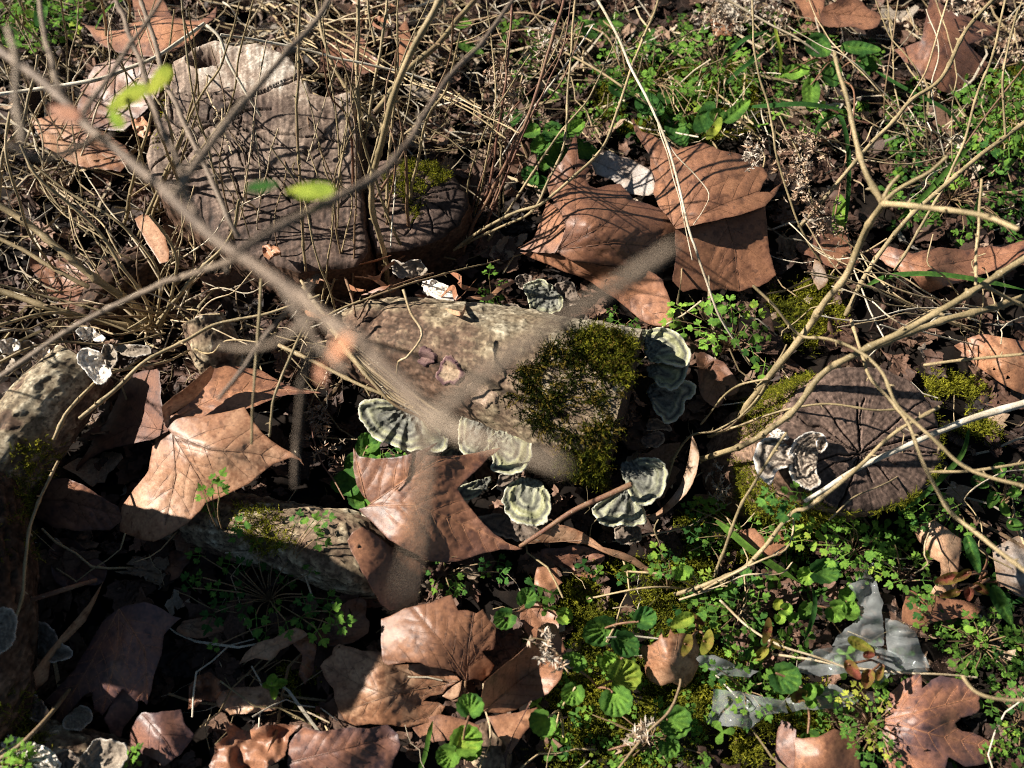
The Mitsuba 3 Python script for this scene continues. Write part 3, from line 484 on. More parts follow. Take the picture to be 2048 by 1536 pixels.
leaf('lobed brown leaf with clear veins lying over a paler leaf, bottom centre', [dict(outline=[(762, 1238), (785, 1228), (810, 1216), (835, 1211), (858, 1207), (885, 1196), (902, 1190), (910, 1205), (916, 1221), (935, 1220), (953, 1226), (966, 1217), (978, 1238), (991, 1255), (992, 1280), (986, 1298), (964, 1303), (974, 1315), (988, 1331), (978, 1350), (964, 1361), (948, 1358), (933, 1362), (922, 1352), (912, 1344), (890, 1338), (865, 1334), (840, 1326), (813, 1325), (776, 1331), (766, 1322), (762, 1295)], ctrl=[(762, 1238, .030), (902, 1190, .036), (991, 1255, .030), (964, 1361, .020), (776, 1331, .030), (880, 1280, .040)], veins=[[(933, 1360), (938, 1290), (948, 1225)], [(933, 1360), (880, 1280), (825, 1215)], [(933, 1360), (850, 1330), (770, 1320)], [(938, 1330), (965, 1290), (988, 1258)]], u=.46, v=.46, seed=8, vein_dark=.25, gap=30, reach=60, jag=2)], stalk=[(933, 1360, .021), (930, 1385, .014), (922, 1400, .012)])
leaf('pale tan lobed leaf underneath another leaf at the bottom centre, sunlit', [dict(outline=[(680, 1293), (645, 1325), (658, 1316), (664, 1310), (668, 1295), (678, 1287), (720, 1300), (770, 1306), (790, 1330), (851, 1325), (905, 1345), (920, 1360), (895, 1375), (885, 1387), (860, 1392), (844, 1403), (875, 1405), (890, 1413), (880, 1430), (873, 1448), (845, 1447), (817, 1455), (782, 1450), (741, 1448), (707, 1452), (690, 1440), (677, 1420), (668, 1395), (666, 1378), (648, 1352), (640, 1332)], ctrl=[(645, 1325, .020), (680, 1290, .024), (790, 1330, .022), (920, 1360, .014), (844, 1400, .012), (873, 1448, .008), (707, 1452, .012), (760, 1390, .026)], veins=[[(915, 1362), (820, 1350), (700, 1300)], [(915, 1362), (780, 1390), (680, 1425)], [(915, 1362), (860, 1430), (800, 1450)], [(780, 1390), (720, 1370), (650, 1330)]], u=.60, v=.50, seed=9, vein_dark=.25, gap=32, reach=60, jag=2.2)])
leaf('folded orange brown leaf cupped like a boat right of the lobed leaves', [dict(outline=[(967, 1423), (962, 1395), (970, 1365), (995, 1340), (1022, 1320), (1045, 1300), (1062, 1284), (1090, 1310), (1131, 1300), (1128, 1330), (1121, 1358), (1097, 1387), (1056, 1406), (1030, 1420), (1008, 1427)], ctrl=[(967, 1423, .014), (970, 1365, .044), (1060, 1286, .044), (1131, 1300, .030), (1097, 1387, .020), (1008, 1427, .012), (1040, 1350, .012)], veins=[[(968, 1422), (1040, 1360), (1128, 1302)]], u=.45, v=.55, seed=10, vein_dark=.2, jag=1.2), dict(name='folded_side', outline=[(1070, 1290), (1076, 1255), (1095, 1243), (1111, 1248), (1122, 1275), (1133, 1302), (1110, 1312), (1090, 1312)], ctrl=[(1070, 1290, .044), (1076, 1255, .040), (1111, 1248, .026), (1133, 1302, .030), (1090, 1312, .034)], u=.42, v=.5, seed=11)])
leaf('small rounded tan leaf with two horned tips on the moss', [dict(outline=[(1276, 1290), (1300, 1291), (1316, 1280), (1322, 1258), (1326, 1275), (1336, 1276), (1341, 1256), (1348, 1268), (1367, 1266), (1390, 1272), (1400, 1300), (1396, 1335), (1385, 1360), (1369, 1376), (1345, 1366), (1319, 1372), (1300, 1362), (1292, 1350), (1288, 1322)], ctrl=[(1276, 1290, .018), (1322, 1258, .034), (1395, 1300, .022), (1369, 1376, .016), (1292, 1350, .018), (1340, 1320, .038)], veins=[[(1372, 1372), (1340, 1320), (1290, 1294)]], u=.58, v=.5, seed=12, vein_dark=.1, jag=1.2)])
leaf('largest glossy brown leaf with tall pointed tip and bitten notch, above the mossy log', [
  dict(outline=[(1153, 263), (1155, 290), (1157, 318), (1172, 326), (1187, 332), (1175, 345), (1172, 359), (1180, 372), (1193, 377), (1215, 371), (1240, 367), (1250, 378), (1258, 387), (1268, 400), (1295, 408), (1319, 417), (1342, 437), (1361, 456), (1350, 468), (1344, 478), (1352, 495), (1349, 510), (1320, 526), (1295, 535), (1240, 533), (1193, 528), (1150, 525), (1114, 504), (1125, 480), (1131, 455), (1124, 430), (1113, 410), (1100, 392), (1095, 373), (1096, 355), (1103, 342), (1124, 323), (1134, 305)], ctrl=[(1153, 263, .062), (1157, 320, .060), (1095, 373, .050), (1193, 377, .050), (1268, 400, .046), (1360, 456, .036), (1349, 508, .030), (1193, 528, .046), (1114, 504, .042), (1180, 440, .072), (1260, 470, .060)], veins=[[(1114, 500), (1150, 450), (1150, 380), (1154, 268)], [(1114, 500), (1200, 455), (1262, 400)], [(1114, 500), (1230, 485), (1352, 500)]], u=.36, v=.45, seed=13, vein_dark=.30, gap=36, reach=70, jag=1.3, wr=.004, step=3.2, holes=[(1148, 337, 3)]),
  dict(name='side_lobe', outline=[(1035, 497), (1065, 478), (1082, 440), (1094, 402), (1112, 415), (1124, 432), (1130, 455), (1122, 482), (1110, 505), (1080, 506)], ctrl=[(1035, 497, .02), (1094, 402, .030), (1130, 455, .052), (1110, 505, .040)], u=.44, v=.5, seed=14),
  dict(name='underside', outline=[(1040, 505), (1110, 508), (1193, 530), (1293, 537), (1325, 560), (1340, 600), (1345, 640), (1335, 657), (1308, 652), (1280, 640), (1255, 618), (1230, 597), (1180, 563), (1110, 535)], ctrl=[(1040, 505, .018), (1193, 530, .042), (1293, 537, .036), (1345, 640, .022), (1280, 640, .014), (1180, 563, .020)], veins=[[(1100, 520), (1230, 570), (1335, 650)]], u=.40, v=.62, seed=15, vein_dark=.15)])
leaf('wide orange brown leaf with shadow stripes behind the largest leaf', [
  dict(outline=[(1261, 229), (1272, 250), (1283, 263), (1305, 270), (1329, 287), (1356, 300), (1389, 290), (1398, 284), (1412, 286), (1440, 301), (1478, 308), (1512, 321), (1528, 338), (1536, 352), (1524, 370), (1519, 384), (1540, 384), (1568, 361), (1550, 390), (1530, 412), (1480, 430), (1410, 445), (1352, 458), (1340, 437), (1318, 414), (1306, 385), (1310, 360), (1302, 335), (1300, 308), (1283, 285), (1270, 262)], ctrl=[(1261, 229, .030), (1329, 287, .036), (1410, 285, .040), (1512, 321, .034), (1568, 361, .030), (1530, 412, .046), (1352, 458, .048), (1306, 370, .034), (1420, 370, .056)], veins=[[(1345, 455), (1400, 380), (1440, 302)], [(1345, 455), (1440, 410), (1560, 366)], [(1345, 455), (1330, 370), (1270, 245)]], u=.44, v=.46, seed=16, vein_dark=.28, gap=34, jag=1.6, step=3.2),
  dict(name='drooping_lobe', outline=[(1350, 460), (1410, 446), (1480, 431), (1530, 413), (1534, 450), (1537, 492), (1552, 550), (1538, 563), (1519, 573), (1500, 576), (1478, 583), (1445, 578), (1416, 583), (1390, 578), (1366, 583), (1345, 562), (1352, 510)], ctrl=[(1350, 460, .047), (1530, 413, .045), (1552, 550, .020), (1478, 583, .014), (1366, 583, .018), (1440, 500, .034)], veins=[[(1450, 430), (1470, 500), (1478, 580)]], u=.40, v=.44, seed=17, jag=1.6)])
leaf('large dark purple leaf hanging in shade near the lower corner', [
  dict(outline=[(205, 1242), (222, 1228), (236, 1218), (262, 1208), (290, 1204), (312, 1210), (331, 1221), (345, 1231), (364, 1236), (345, 1250), (328, 1269), (322, 1310), (308, 1351), (302, 1380), (294, 1409), (284, 1400), (273, 1403), (258, 1388), (246, 1378), (225, 1405), (205, 1431), (196, 1420), (188, 1420), (184, 1385), (172, 1388), (162, 1397), (138, 1424), (118, 1450), (114, 1475), (110, 1498), (106, 1460), (113, 1419), (98, 1408), (89, 1402), (120, 1370), (150, 1337), (165, 1310), (178, 1289)], ctrl=[(205, 1242, .034), (290, 1204, .044), (364, 1236, .030), (294, 1409, .026), (205, 1431, .022), (110, 1498, .008), (89, 1402, .016), (220, 1320, .052), (178, 1289, .030)], veins=[[(238, 1218), (235, 1300), (205, 1425)], [(238, 1218), (180, 1330), (112, 1440)], [(238, 1218), (290, 1300), (295, 1400)]], u=.10, v=.75, seed=18, vein_dark=-.12, wr=.006, jag=1.6),
  dict(name='lower_lobe', outline=[(208, 1438), (225, 1402), (240, 1379), (256, 1384), (272, 1393), (276, 1410), (273, 1424), (258, 1442), (246, 1458), (242, 1473), (230, 1485), (224, 1470), (217, 1456)], ctrl=[(208, 1438, .022), (240, 1379, .030), (273, 1410, .026), (230, 1485, .010)], u=.12, v=.7, seed=19)])
leaf('square dark purple brown leaf with a torn lower corner beside the purple leaf', [dict(outline=[(284, 1426), (320, 1424), (362, 1419), (370, 1445), (387, 1470), (376, 1490), (359, 1512), (345, 1522), (328, 1532), (308, 1520), (290, 1508), (272, 1498), (256, 1494), (260, 1475), (266, 1457), (274, 1440)], ctrl=[(284, 1426, .028), (362, 1419, .024), (387, 1470, .022), (328, 1532, .02), (256, 1494, .014), (320, 1475, .032)], veins=[[(284, 1428), (330, 1480), (350, 1515)]], u=.15, v=.7, seed=20, jag=3)])
leaf('crinkled orange brown leaf with rolled ridges at the bottom edge', [dict(outline=[(444, 1440), (470, 1450), (496, 1464), (530, 1452), (560, 1448), (608, 1450), (590, 1462), (578, 1475), (570, 1510), (545, 1530), (520, 1548), (470, 1556), (425, 1560), (415, 1530), (430, 1505), (432, 1490), (455, 1470)], z0=.024, u=.40, v=.56, seed=21, wr=.016, wscale=38, jag=4, curl=.008)])
leaf('mauve brown leaf with rounded edge at the bottom edge beside the crinkled leaf', [dict(outline=[(578, 1490), (590, 1470), (608, 1455), (640, 1464), (660, 1460), (700, 1455), (740, 1458), (775, 1450), (795, 1468), (800, 1490), (780, 1550), (690, 1570), (600, 1562), (575, 1530)], ctrl=[(578, 1490, .03), (660, 1460, .036), (775, 1450, .024), (795, 1490, .024), (690, 1570, .02), (680, 1505, .034)], veins=[[(575, 1525), (680, 1500), (790, 1470)]], u=.20, v=.65, seed=22, wr=.006, vein_dark=.15, curl=.005)])
leaf('broad mauve maple leaf with a deep notch near the bottom corner', [dict(outline=[(1779, 1388), (1793, 1373), (1806, 1361), (1824, 1352), (1840, 1347), (1845, 1360), (1844, 1376), (1862, 1360), (1881, 1351), (1905, 1356), (1929, 1361), (1945, 1376), (1961, 1388), (1956, 1402), (1960, 1416), (1952, 1426), (1942, 1432), (1922, 1435), (1910, 1446), (1915, 1456), (1924, 1463), (1945, 1466), (1963, 1474), (1985, 1486), (2009, 1500), (1990, 1512), (1973, 1526), (1950, 1532), (1929, 1533), (1910, 1522), (1897, 1514), (1888, 1545), (1840, 1560), (1785, 1550), (1765, 1522), (1768, 1500), (1760, 1477), (1770, 1450), (1770, 1424)], ctrl=[(1779, 1388, .020), (1840, 1347, .030), (1960, 1395, .026), (1910, 1446, .024), (2009, 1500, .012), (1897, 1515, .024), (1785, 1550, .014), (1765, 1470, .018), (1850, 1440, .036)], veins=[[(1765, 1440), (1850, 1420), (1950, 1395)], [(1765, 1440), (1810, 1390), (1842, 1350)], [(1765, 1440), (1870, 1470), (2005, 1500)], [(1765, 1440), (1810, 1500), (1840, 1555)]], u=.20, v=.68, seed=23, vein_dark=-.22, gap=34, reach=60, jag=2.2, uvar=.35)])
leaf('brown leaf speckled with black spots at the bottom edge left of the maple leaf', [dict(outline=[(1587, 1476), (1610, 1477), (1635, 1474), (1650, 1466), (1669, 1457), (1690, 1468), (1712, 1477), (1718, 1510), (1722, 1550), (1650, 1560), (1587, 1550), (1590, 1510)], ctrl=[(1587, 1476, .024), (1669, 1457, .028), (1712, 1477, .022), (1722, 1550, .018), (1587, 1550, .018), (1650, 1505, .032)], u=.40, v=.5, seed=24, jag=2), dict(name='dark_lobe', outline=[(1552, 1500), (1553, 1465), (1562, 1438), (1580, 1446), (1592, 1460), (1590, 1545), (1552, 1548)], ctrl=[(1552, 1500, .012), (1562, 1438, .016), (1592, 1460, .024), (1590, 1545, .018)], u=.22, v=.5, seed=25)])
leaf('pale peach leaf blade with a bite in its side, right of the fern clump', [dict(outline=[(1823, 1057), (1845, 1048), (1871, 1041), (1885, 1052), (1905, 1066), (1923, 1078), (1922, 1101), (1917, 1140), (1912, 1180), (1908, 1194), (1885, 1192), (1861, 1187), (1868, 1175), (1882, 1148), (1880, 1125), (1866, 1116), (1853, 1113), (1850, 1095), (1837, 1082)], ctrl=[(1823, 1057, .026), (1871, 1041, .036), (1923, 1080, .030), (1910, 1190, .022), (1853, 1113, .026), (1888, 1100, .040)], veins=[[(1905, 1190), (1895, 1120), (1870, 1045)]], u=.68, v=.52, seed=26, vein_dark=.1, jag=1.4)])
leaf('curved red brown leaf edge under the pale peach leaf', [dict(outline=[(1804, 1242), (1806, 1215), (1816, 1180), (1840, 1190), (1895, 1194), (1935, 1203), (1967, 1214), (1958, 1226), (1946, 1236), (1920, 1237), (1895, 1239), (1868, 1244), (1837, 1253), (1818, 1250)], ctrl=[(1804, 1242, .026), (1816, 1180, .022), (1967, 1214, .018), (1895, 1239, .016), (1837, 1253, .024)], u=.42, v=.55, seed=27)])
leaf('dark chocolate leaf with angular points near the top corner', [dict(outline=[(1789, 99), (1815, 93), (1842, 82), (1850, 45), (1861, -5), (1900, 20), (1963, 44), (1996, 60), (1968, 76), (1936, 89), (1955, 108), (1978, 127), (1950, 160), (1915, 196), (1896, 186), (1881, 181), (1865, 162), (1843, 154), (1832, 132), (1809, 123)], ctrl=[(1789, 99, .030), (1861, -5, .045), (1996, 60, .028), (1978, 127, .022), (1915, 196, .014), (1843, 154, .024), (1880, 90, .042)], veins=[[(1865, 0), (1890, 90), (1915, 190)]], u=.26, v=.50, seed=28, jag=1.6)])
leaf('mauve leaf with pointed lobes behind the stump at the top', [dict(outline=[(160, 44), (175, 50), (191, 52), (215, 57), (239, 58), (255, 48), (273, 44), (310, 34), (342, 31), (370, 40), (400, 41), (418, 30), (434, 12), (430, 35), (405, 53), (388, 75), (369, 92), (340, 104), (308, 114), (270, 110), (232, 103), (208, 92), (191, 80), (178, 60)], ctrl=[(160, 44, .034), (273, 44, .05), (434, 12, .06), (369, 92, .066), (232, 103, .05), (300, 70, .064)], veins=[[(405, 50), (300, 75), (165, 46)]], u=.36, v=.55, seed=29, jag=1.4), dict(name='upright_lobe', outline=[(262, -14), (320, -14), (332, 10), (344, 31), (310, 36), (272, 42)], ctrl=[(262, -14, .03), (320, -14, .035), (344, 31, .052), (272, 42, .048)], u=.36, v=.52, seed=30)])
leaf('rust red leaf in shade left of the stump face', [dict(veins=[[(160, 240), (240, 180), (325, 115)]], vein_dark=.2, outline=[(190, 130), (250, 112), (320, 108), (336, 140), (318, 190), (285, 225), (250, 262), (200, 258), (150, 243), (160, 180)], ctrl=[(190, 130, .04), (320, 108, .06), (336, 150, .058), (250, 262, .034), (150, 243, .03)], u=.30, v=.42, seed=31, jag=3, wr=.005)])
leaf('tan brown leaf with small worm holes at the right edge', [dict(outline=[(1908, 691), (1935, 676), (1963, 667), (2010, 675), (2060, 684), (2062, 795), (2030, 782), (1997, 763), (1970, 744), (1946, 726), (1925, 706)], ctrl=[(1908, 691, .022), (1963, 667, .032), (2060, 684, .040), (2062, 795, .026), (1946, 726, .022), (2000, 720, .042)], veins=[[(2060, 740), (1990, 715), (1910, 691)]], u=.52, v=.5, seed=32, jag=1.2, holes=[(2016, 755, 4), (1988, 738, 3)])])
leaf('long dark folded leaf lying behind the right twigs', [dict(outline=[(1731, 500), (1755, 515), (1775, 531), (1800, 545), (1826, 556), (1840, 572), (1854, 586), (1890, 572), (1929, 560), (1990, 540), (2060, 518), (2060, 478), (2000, 490), (1929, 500), (1880, 494), (1826, 508), (1780, 492)], ctrl=[(1731, 500, .018), (1854, 586, .018), (2060, 518, .034), (2060, 478, .026), (1929, 500, .020), (1860, 545, .040)], veins=[[(1735, 502), (1850, 535), (2055, 500)]], u=.34, v=.55, seed=33, wr=.006)])
leaf('silvery grey dead leaf between the two large brown leaves', [dict(outline=[(1180, 318), (1198, 308), (1220, 301), (1240, 312), (1262, 318), (1282, 330), (1304, 342), (1310, 365), (1316, 388), (1288, 392), (1261, 388), (1225, 360), (1192, 350)], ctrl=[(1180, 318, .020), (1220, 301, .026), (1304, 342, .024), (1316, 388, .026), (1261, 388, .02)], veins=[[(1185, 320), (1250, 350), (1312, 385)]], u=.97, v=.42, seed=34, jag=2)])
leaf('flat grey leaf at the right edge beside the bronze seedling', [dict(outline=[(1984, 1098), (2015, 1080), (2060, 1062), (2062, 1200), (2040, 1192), (2028, 1187), (2010, 1172), (1994, 1163), (1990, 1130)], z0=.022, u=.90, v=.34, seed=35, jag=2)])
leaf('slender curled grey leaf arching beside the lower right brackets', [dict(outline=[(1384, 872), (1392, 888), (1398, 905), (1396, 925), (1392, 947), (1383, 968), (1372, 987), (1355, 1005), (1335, 1022), (1308, 1044), (1291, 1032), (1312, 1026), (1332, 1008), (1348, 990), (1360, 970), (1370, 945), (1376, 922)], ctrl=[(1384, 872, .060), (1398, 905, .058), (1376, 922, .046), (1372, 987, .050), (1350, 985, .036), (1308, 1044, .036), (1291, 1032, .032)], u=.82, v=.36, seed=36, jag=.8, wr=.001)])
leaf('narrow twisted brown leaf below the lowest brackets', [dict(outline=[(1056, 1088), (1070, 1075), (1090, 1060), (1106, 1052), (1124, 1050), (1150, 1058), (1175, 1071), (1206, 1095), (1240, 1103), (1271, 1116), (1300, 1138), (1324, 1162), (1305, 1152), (1288, 1143), (1258, 1124), (1227, 1113), (1200, 1102), (1172, 1089), (1130, 1084), (1090, 1085)], ctrl=[(1056, 1088, .020), (1124, 1050, .034), (1172, 1089, .026), (1206, 1095, .034), (1271, 1130, .024), (1324, 1162, .012)], veins=[[(1060, 1087), (1170, 1080), (1320, 1160)]], u=.62, v=.45, seed=37, jag=.8, wr=.001)])
leaf('small grey leaf with a crimson stain below the shaded sprigs', [dict(outline=[(478, 1328), (492, 1305), (513, 1286), (530, 1280), (547, 1277), (568, 1264), (591, 1255), (604, 1260), (616, 1269), (590, 1285), (560, 1300), (552, 1312), (540, 1321), (510, 1316)], ctrl=[(478, 1328, .016), (513, 1286, .028), (591, 1255, .034), (616, 1269, .026), (540, 1321, .022)], veins=[[(480, 1327), (540, 1295), (612, 1268)]], u=.74, v=.48, seed=38, jag=1.2)])
leaf('long twisted willow shaped leaf in the shaded lower corner', [dict(outline=[(-10, 1430), (34, 1390), (68, 1342), (104, 1295), (137, 1256), (160, 1230), (178, 1207), (207, 1163), (190, 1205), (171, 1243), (140, 1275), (113, 1301), (100, 1330), (96, 1359), (66, 1386), (34, 1410), (10, 1425), (-10, 1442)], ctrl=[(-10, 1435, .04), (68, 1342, .046), (100, 1345, .034), (137, 1256, .050), (207, 1163, .058), (171, 1243, .042)], u=.64, v=.45, seed=39, jag=1)])
leaf('small dull leaf tip standing among twigs above the cut log end', [dict(outline=[(1628, 517), (1640, 522), (1650, 540), (1657, 560), (1650, 572), (1638, 580), (1628, 565), (1623, 545)], z0=.03, u=.85, v=.35, seed=40)])
leaf('small crumpled orange leaf left of the stump', [dict(outline=[(263, 240), (285, 232), (300, 250), (303, 268), (288, 276), (275, 270), (266, 258)], z0=.06, wr=.012, wscale=14, u=.55, v=.58, seed=41)])
leaf('little orange leaf curl at the foot of the stump', [dict(outline=[(524, 492), (540, 487), (558, 495), (562, 508), (548, 512), (540, 520), (528, 512)], z0=.066, wr=.008, wscale=14, u=.55, v=.62, seed=42)])
leaf('blotchy tan leaf under the blurred branch at the left', [dict(outline=[(60, 240), (110, 228), (150, 232), (205, 262), (250, 290), (262, 320), (240, 342), (190, 338), (150, 330), (90, 292)], z0=.030, veins=[[(62, 245), (150, 290), (250, 330)]], vein_dark=.2, u=.56, v=.5, seed=43, wr=.008)])
leaf('bright tan leaf blade wedged beneath the tan stems', [dict(outline=[(268, 438), (285, 428), (302, 432), (318, 450), (331, 472), (337, 500), (336, 522), (320, 526), (305, 505), (290, 480)], z0=.05, u=.62, v=.6, seed=44)])
leaf('small triangular pale leaf scrap beside the lobed leaf stalk', [dict(outline=[(884, 1392), (905, 1374), (926, 1358), (921, 1378), (916, 1392), (902, 1401)], z0=.02, u=.68, v=.5, seed=45)])
leaf('rumpled brown leaf beneath the folded orange leaf', [dict(outline=[(975, 1432), (1020, 1428), (1076, 1414), (1070, 1435), (1058, 1452), (1040, 1478), (1020, 1510), (1010, 1490), (990, 1462)], z0=.012, u=.48, v=.5, seed=46, wr=.006)])
leaf('flat mauve leaf lying behind the upright round leaf', [dict(outline=[(820, 1452), (850, 1436), (880, 1428), (930, 1440), (960, 1450), (958, 1475), (900, 1480), (850, 1486)], z0=.012, u=.42, v=.5, seed=47)])
leaf('small upright tan leaf scrap in the dark gap under the red brown leaf', [dict(outline=[(1075, 1135), (1095, 1133), (1115, 1135), (1120, 1150), (1127, 1166), (1100, 1182), (1085, 1176), (1070, 1168)], z0=.022, u=.52, v=.5, seed=48, wr=.008, wscale=30, jag=4)])
leaf('wrinkled rusty leaf in the patch of dry straw', [dict(outline=[(378, 1372), (395, 1352), (420, 1345), (438, 1360), (444, 1385), (430, 1402), (408, 1398), (392, 1415), (376, 1418)], z0=.022, u=.40, v=.55, seed=49, wr=.014, wscale=20)])
leaf('broken pale leaf under the straws in the sunlit patch', [dict(outline=[(430, 1385), (470, 1375), (520, 1372), (560, 1395), (552, 1420), (505, 1425), (460, 1430), (435, 1412)], z0=.016, u=.66, v=.55, seed=50, wr=.010, wscale=26)])
leaf('bronze crumpled leaf at the foot of the curved red leaf', [dict(outline=[(578, 1280), (610, 1265), (632, 1290), (628, 1340), (610, 1370), (596, 1350), (604, 1310)], z0=.018, u=.36, v=.5, seed=51, wr=.012, wscale=24)])
leaf('tan leaf scrap beside the half hidden upper grass', [dict(outline=[(1420, 40), (1450, 35), (1472, 58), (1462, 74), (1440, 70), (1430, 80)], z0=.02, u=.6, v=.5, seed=52)])
leaf('brown leaf at the top edge above the clover', [dict(outline=[(1585, -10), (1650, -12), (1648, 20), (1640, 46), (1612, 40), (1600, 16)], z0=.02, u=.4, v=.5, seed=53)])
leaf('upright brown curled leaf behind the top stems', [dict(outline=[(795, 60), (812, 40), (826, 90), (820, 140), (806, 150), (794, 120)], z0=.05, u=.45, v=.5, seed=54, wr=.006)])
leaf('reddish wilted leaf under the long vine at the lower right', [dict(outline=[(1480, 1060), (1510, 1055), (1530, 1075), (1560, 1062), (1580, 1085), (1560, 1110), (1520, 1112), (1490, 1100)], z0=.018, u=.40, v=.5, seed=55, wr=.006)])

def plain_leaf(label, cx, cy, L, W, rot, z, u, v, seed, tips=3):
    t = np.linspace(0, 2 * np.pi, 33)[:-1]; r = 1 + .16 * np.cos(tips * t + .4 * seed) + .06 * np.sin(5 * t + seed); x, y = L * np.cos(t) * r, W * np.sin(t) * r; c, d = math.cos(rot), math.sin(rot); o = np.stack([cx + x * c - y * d, cy + x * d + y * c], 1)
    b = (cx - L * .95 * c, cy - L * .95 * d); leaf(label, [dict(outline=o, z0=z, veins=[[b, (cx, cy), (cx + L * .95 * c, cy + L * .95 * d)], [b, (cx - W * .7 * d, cy + W * .7 * c)], [b, (cx + W * .7 * d, cy - W * .7 * c)]], u=u, v=v, seed=seed, wr=.007, wscale=60, vein_dark=.2, jag=3, curl=.006)])
plain_leaf('flat dark leaf in deep shade between the curled red leaf and the purple leaf', 150, 1130, 62, 42, .5, .006, .12, .5, 81)
plain_leaf('small brown leaf half hidden under the shaded lacy plant', 335, 1130, 48, 26, -.3, .008, .30, .45, 82)
plain_leaf('rolled grey brown leaf beside the tip of the purple leaf', 400, 1255, 46, 20, .1, .014, .6, .4, 83, 2)
plain_leaf('dull brown leaf on the soil left of the lobed brown leaf', 690, 1250, 60, 36, -.7, .008, .34, .42, 84)
plain_leaf('rusty leaf scrap beneath the small withered flower cups', 1075, 1235, 44, 34, .9, .010, .44, .5, 85)
plain_leaf('brown leaf lying under the twisted brown leaf and brackets', 1150, 1120, 60, 30, .2, .006, .3, .5, 86)
plain_leaf('dark fallen leaf under the tangle of straw coloured stems', 130, 560, 70, 46, .6, .012, .34, .5, 87)
plain_leaf('crisp brown leaf in the gap right of the lime caps', 1430, 760, 54, 36, 1.2, .010, .40, .45, 88)
plain_leaf('brown leaf under twigs above the mossy rim of the cut log end', 1660, 500, 60, 32, .3, .012, .36, .5, 89)
plain_leaf('dull leaf in the grass above the olive leaning stick', 700, 110, 56, 34, .2, .03, .36, .5, 90)
plain_leaf('brown leaf crossed by pale straws at the top right of the clover', 1700, 30, 60, 30, .1, .03, .42, .5, 91)

# ================================================================== BRACKET FUNGI
def cap(mb, outline, at, za, ze, style='grey', seed=0, rip=.003, freq=9, step=2.6, bands=5.0, grow=1.08):
    at = np.asarray(at, float); outline = at + (np.asarray(outline, float) - at) * grow; q = densify(chaikin(outline, 1), step, 3.4, seed, 11.); p, f, pg = mesh_polygon(q, step, seed)
    da = np.hypot(*(p - at).T); sp = shapely.points(p); ang = np.arctan2(p[:, 1] - at[1], p[:, 0] - at[0])
    bx = np.array(pg.exterior.coords); bd = np.hypot(*(bx - at).T); rim = LineString(bx); outer = [LineString([bx[i], bx[i + 1]]) for i in range(len(bx) - 1) if bd[i] > .38 * bd.max()]
    db = shapely.distance(sp, shapely.union_all(outer)) if outer else shapely.distance(sp, rim)
    t = da / np.maximum(da + db, 1e-6); h = np.stack([np.cos(ang) * 2.2, np.sin(ang) * 2.2, np.full(len(p), seed * 5.7)], 1)
    wob = fbm_np(h * 1.5, 2, seed); fib = fbm_np(np.stack([np.cos(ang) * 22, np.sin(ang) * 22, da / 14 + seed], 1), 2, seed + 1); n = fbm_np(np.column_stack([p / 9, np.full(len(p), seed)]), 3, seed + 2)
    s = t + .05 * (n - .5); band = .5 + .5 * np.sin(s * bands * 6.283 + 5 * wob); b2 = .5 + .5 * np.sin(s * bands * 2.7 * 6.283 + 9 * wob)
    edge = np.clip((s - .915) / .05, 0, 1); lime = groove(s - .78, .10) * (.5 + wob)
    b3 = .5 + .5 * np.sin(s * bands * 1.7 * 6.283 + 4 * wob)
    if style == 'grey': u = .28 + .10 * (band - .5) + .10 * (b2 - .5) + .24 * lime + .12 * (fib - .5); v = .35 + .12 * (band - .5) + .22 * (b3 - .5) + .22 * (fib - .5) + .3 * (n - .5)
    elif style == 'lime': u = .42 + .16 * (band - .5) + .12 * (b3 - .5) + .30 * lime + .15 * (n - .5); v = .38 + .12 * (band - .5) + .22 * (b3 - .5) + .24 * (fib - .5) + .25 * (n - .5)
    elif style == 'stripe': c = np.clip((.40 - s) * 8, 0, 1); q = np.clip((b3 - .45) * 8, 0, 1); u = (.08 + .62 * q + .1 * (n - .5)) * (1 - c) + .88 * c; v = .5 + .25 * (fib - .5) + 0 * s
    elif style == 'white': u = .92 - .22 * (b3 > .7) * (s > .3) + .1 * (n - .5); v = .52 + .3 * (fib - .5) + .25 * (n - .5)
    elif style == 'tan': u = .58 + .2 * (n - .5) - .16 * (b3 - .5) + .16 * edge; v = .34 + .3 * (fib - .5)
    else: u = .26 + .2 * (band - .5) + .1 * (n - .5) + .25 * edge; v = .46 + .3 * (fib - .5) + .15 * (b3 - .5)
    if style in ('grey', 'lime', 'stripe'): u = u * (1 - edge) + .94 * edge; v = v * (1 - edge) + .47 * edge
    rip = rip * .30; z = za + (ze - za) * t ** 1.2 + rip * t * np.sin(ang * freq + 4 * wob + seed) + 0.0005 * np.sin(s * bands * 6.283 + 5 * wob) + .0012 * (fib - .5) + .001 * (n - .5)
    w = P(p[:, 0], p[:, 1], z); th = .0022 - .0015 * t
    V, F, U = shell(w, f, np.clip(np.stack([u, v], 1), 0, 1), th, np.stack([np.full(len(p), .9), np.full(len(p), .4)], 1)); mb.add(V, F, U)
def bracket(label, caps):
    k = thing('bracket_fungus', label, 'mushroom')
    for n, c in enumerate(caps):
        mb = MB(); cap(mb, seed=len(labels) * 7 + n, **c); m = 'mat_fungus' if c.get('style', 'grey') in ('grey', 'lime') else 'mat_banded'
        if len(caps) == 1: mb.put(k, m)
        else: part(k, 'cap', mb, m)
D = dict
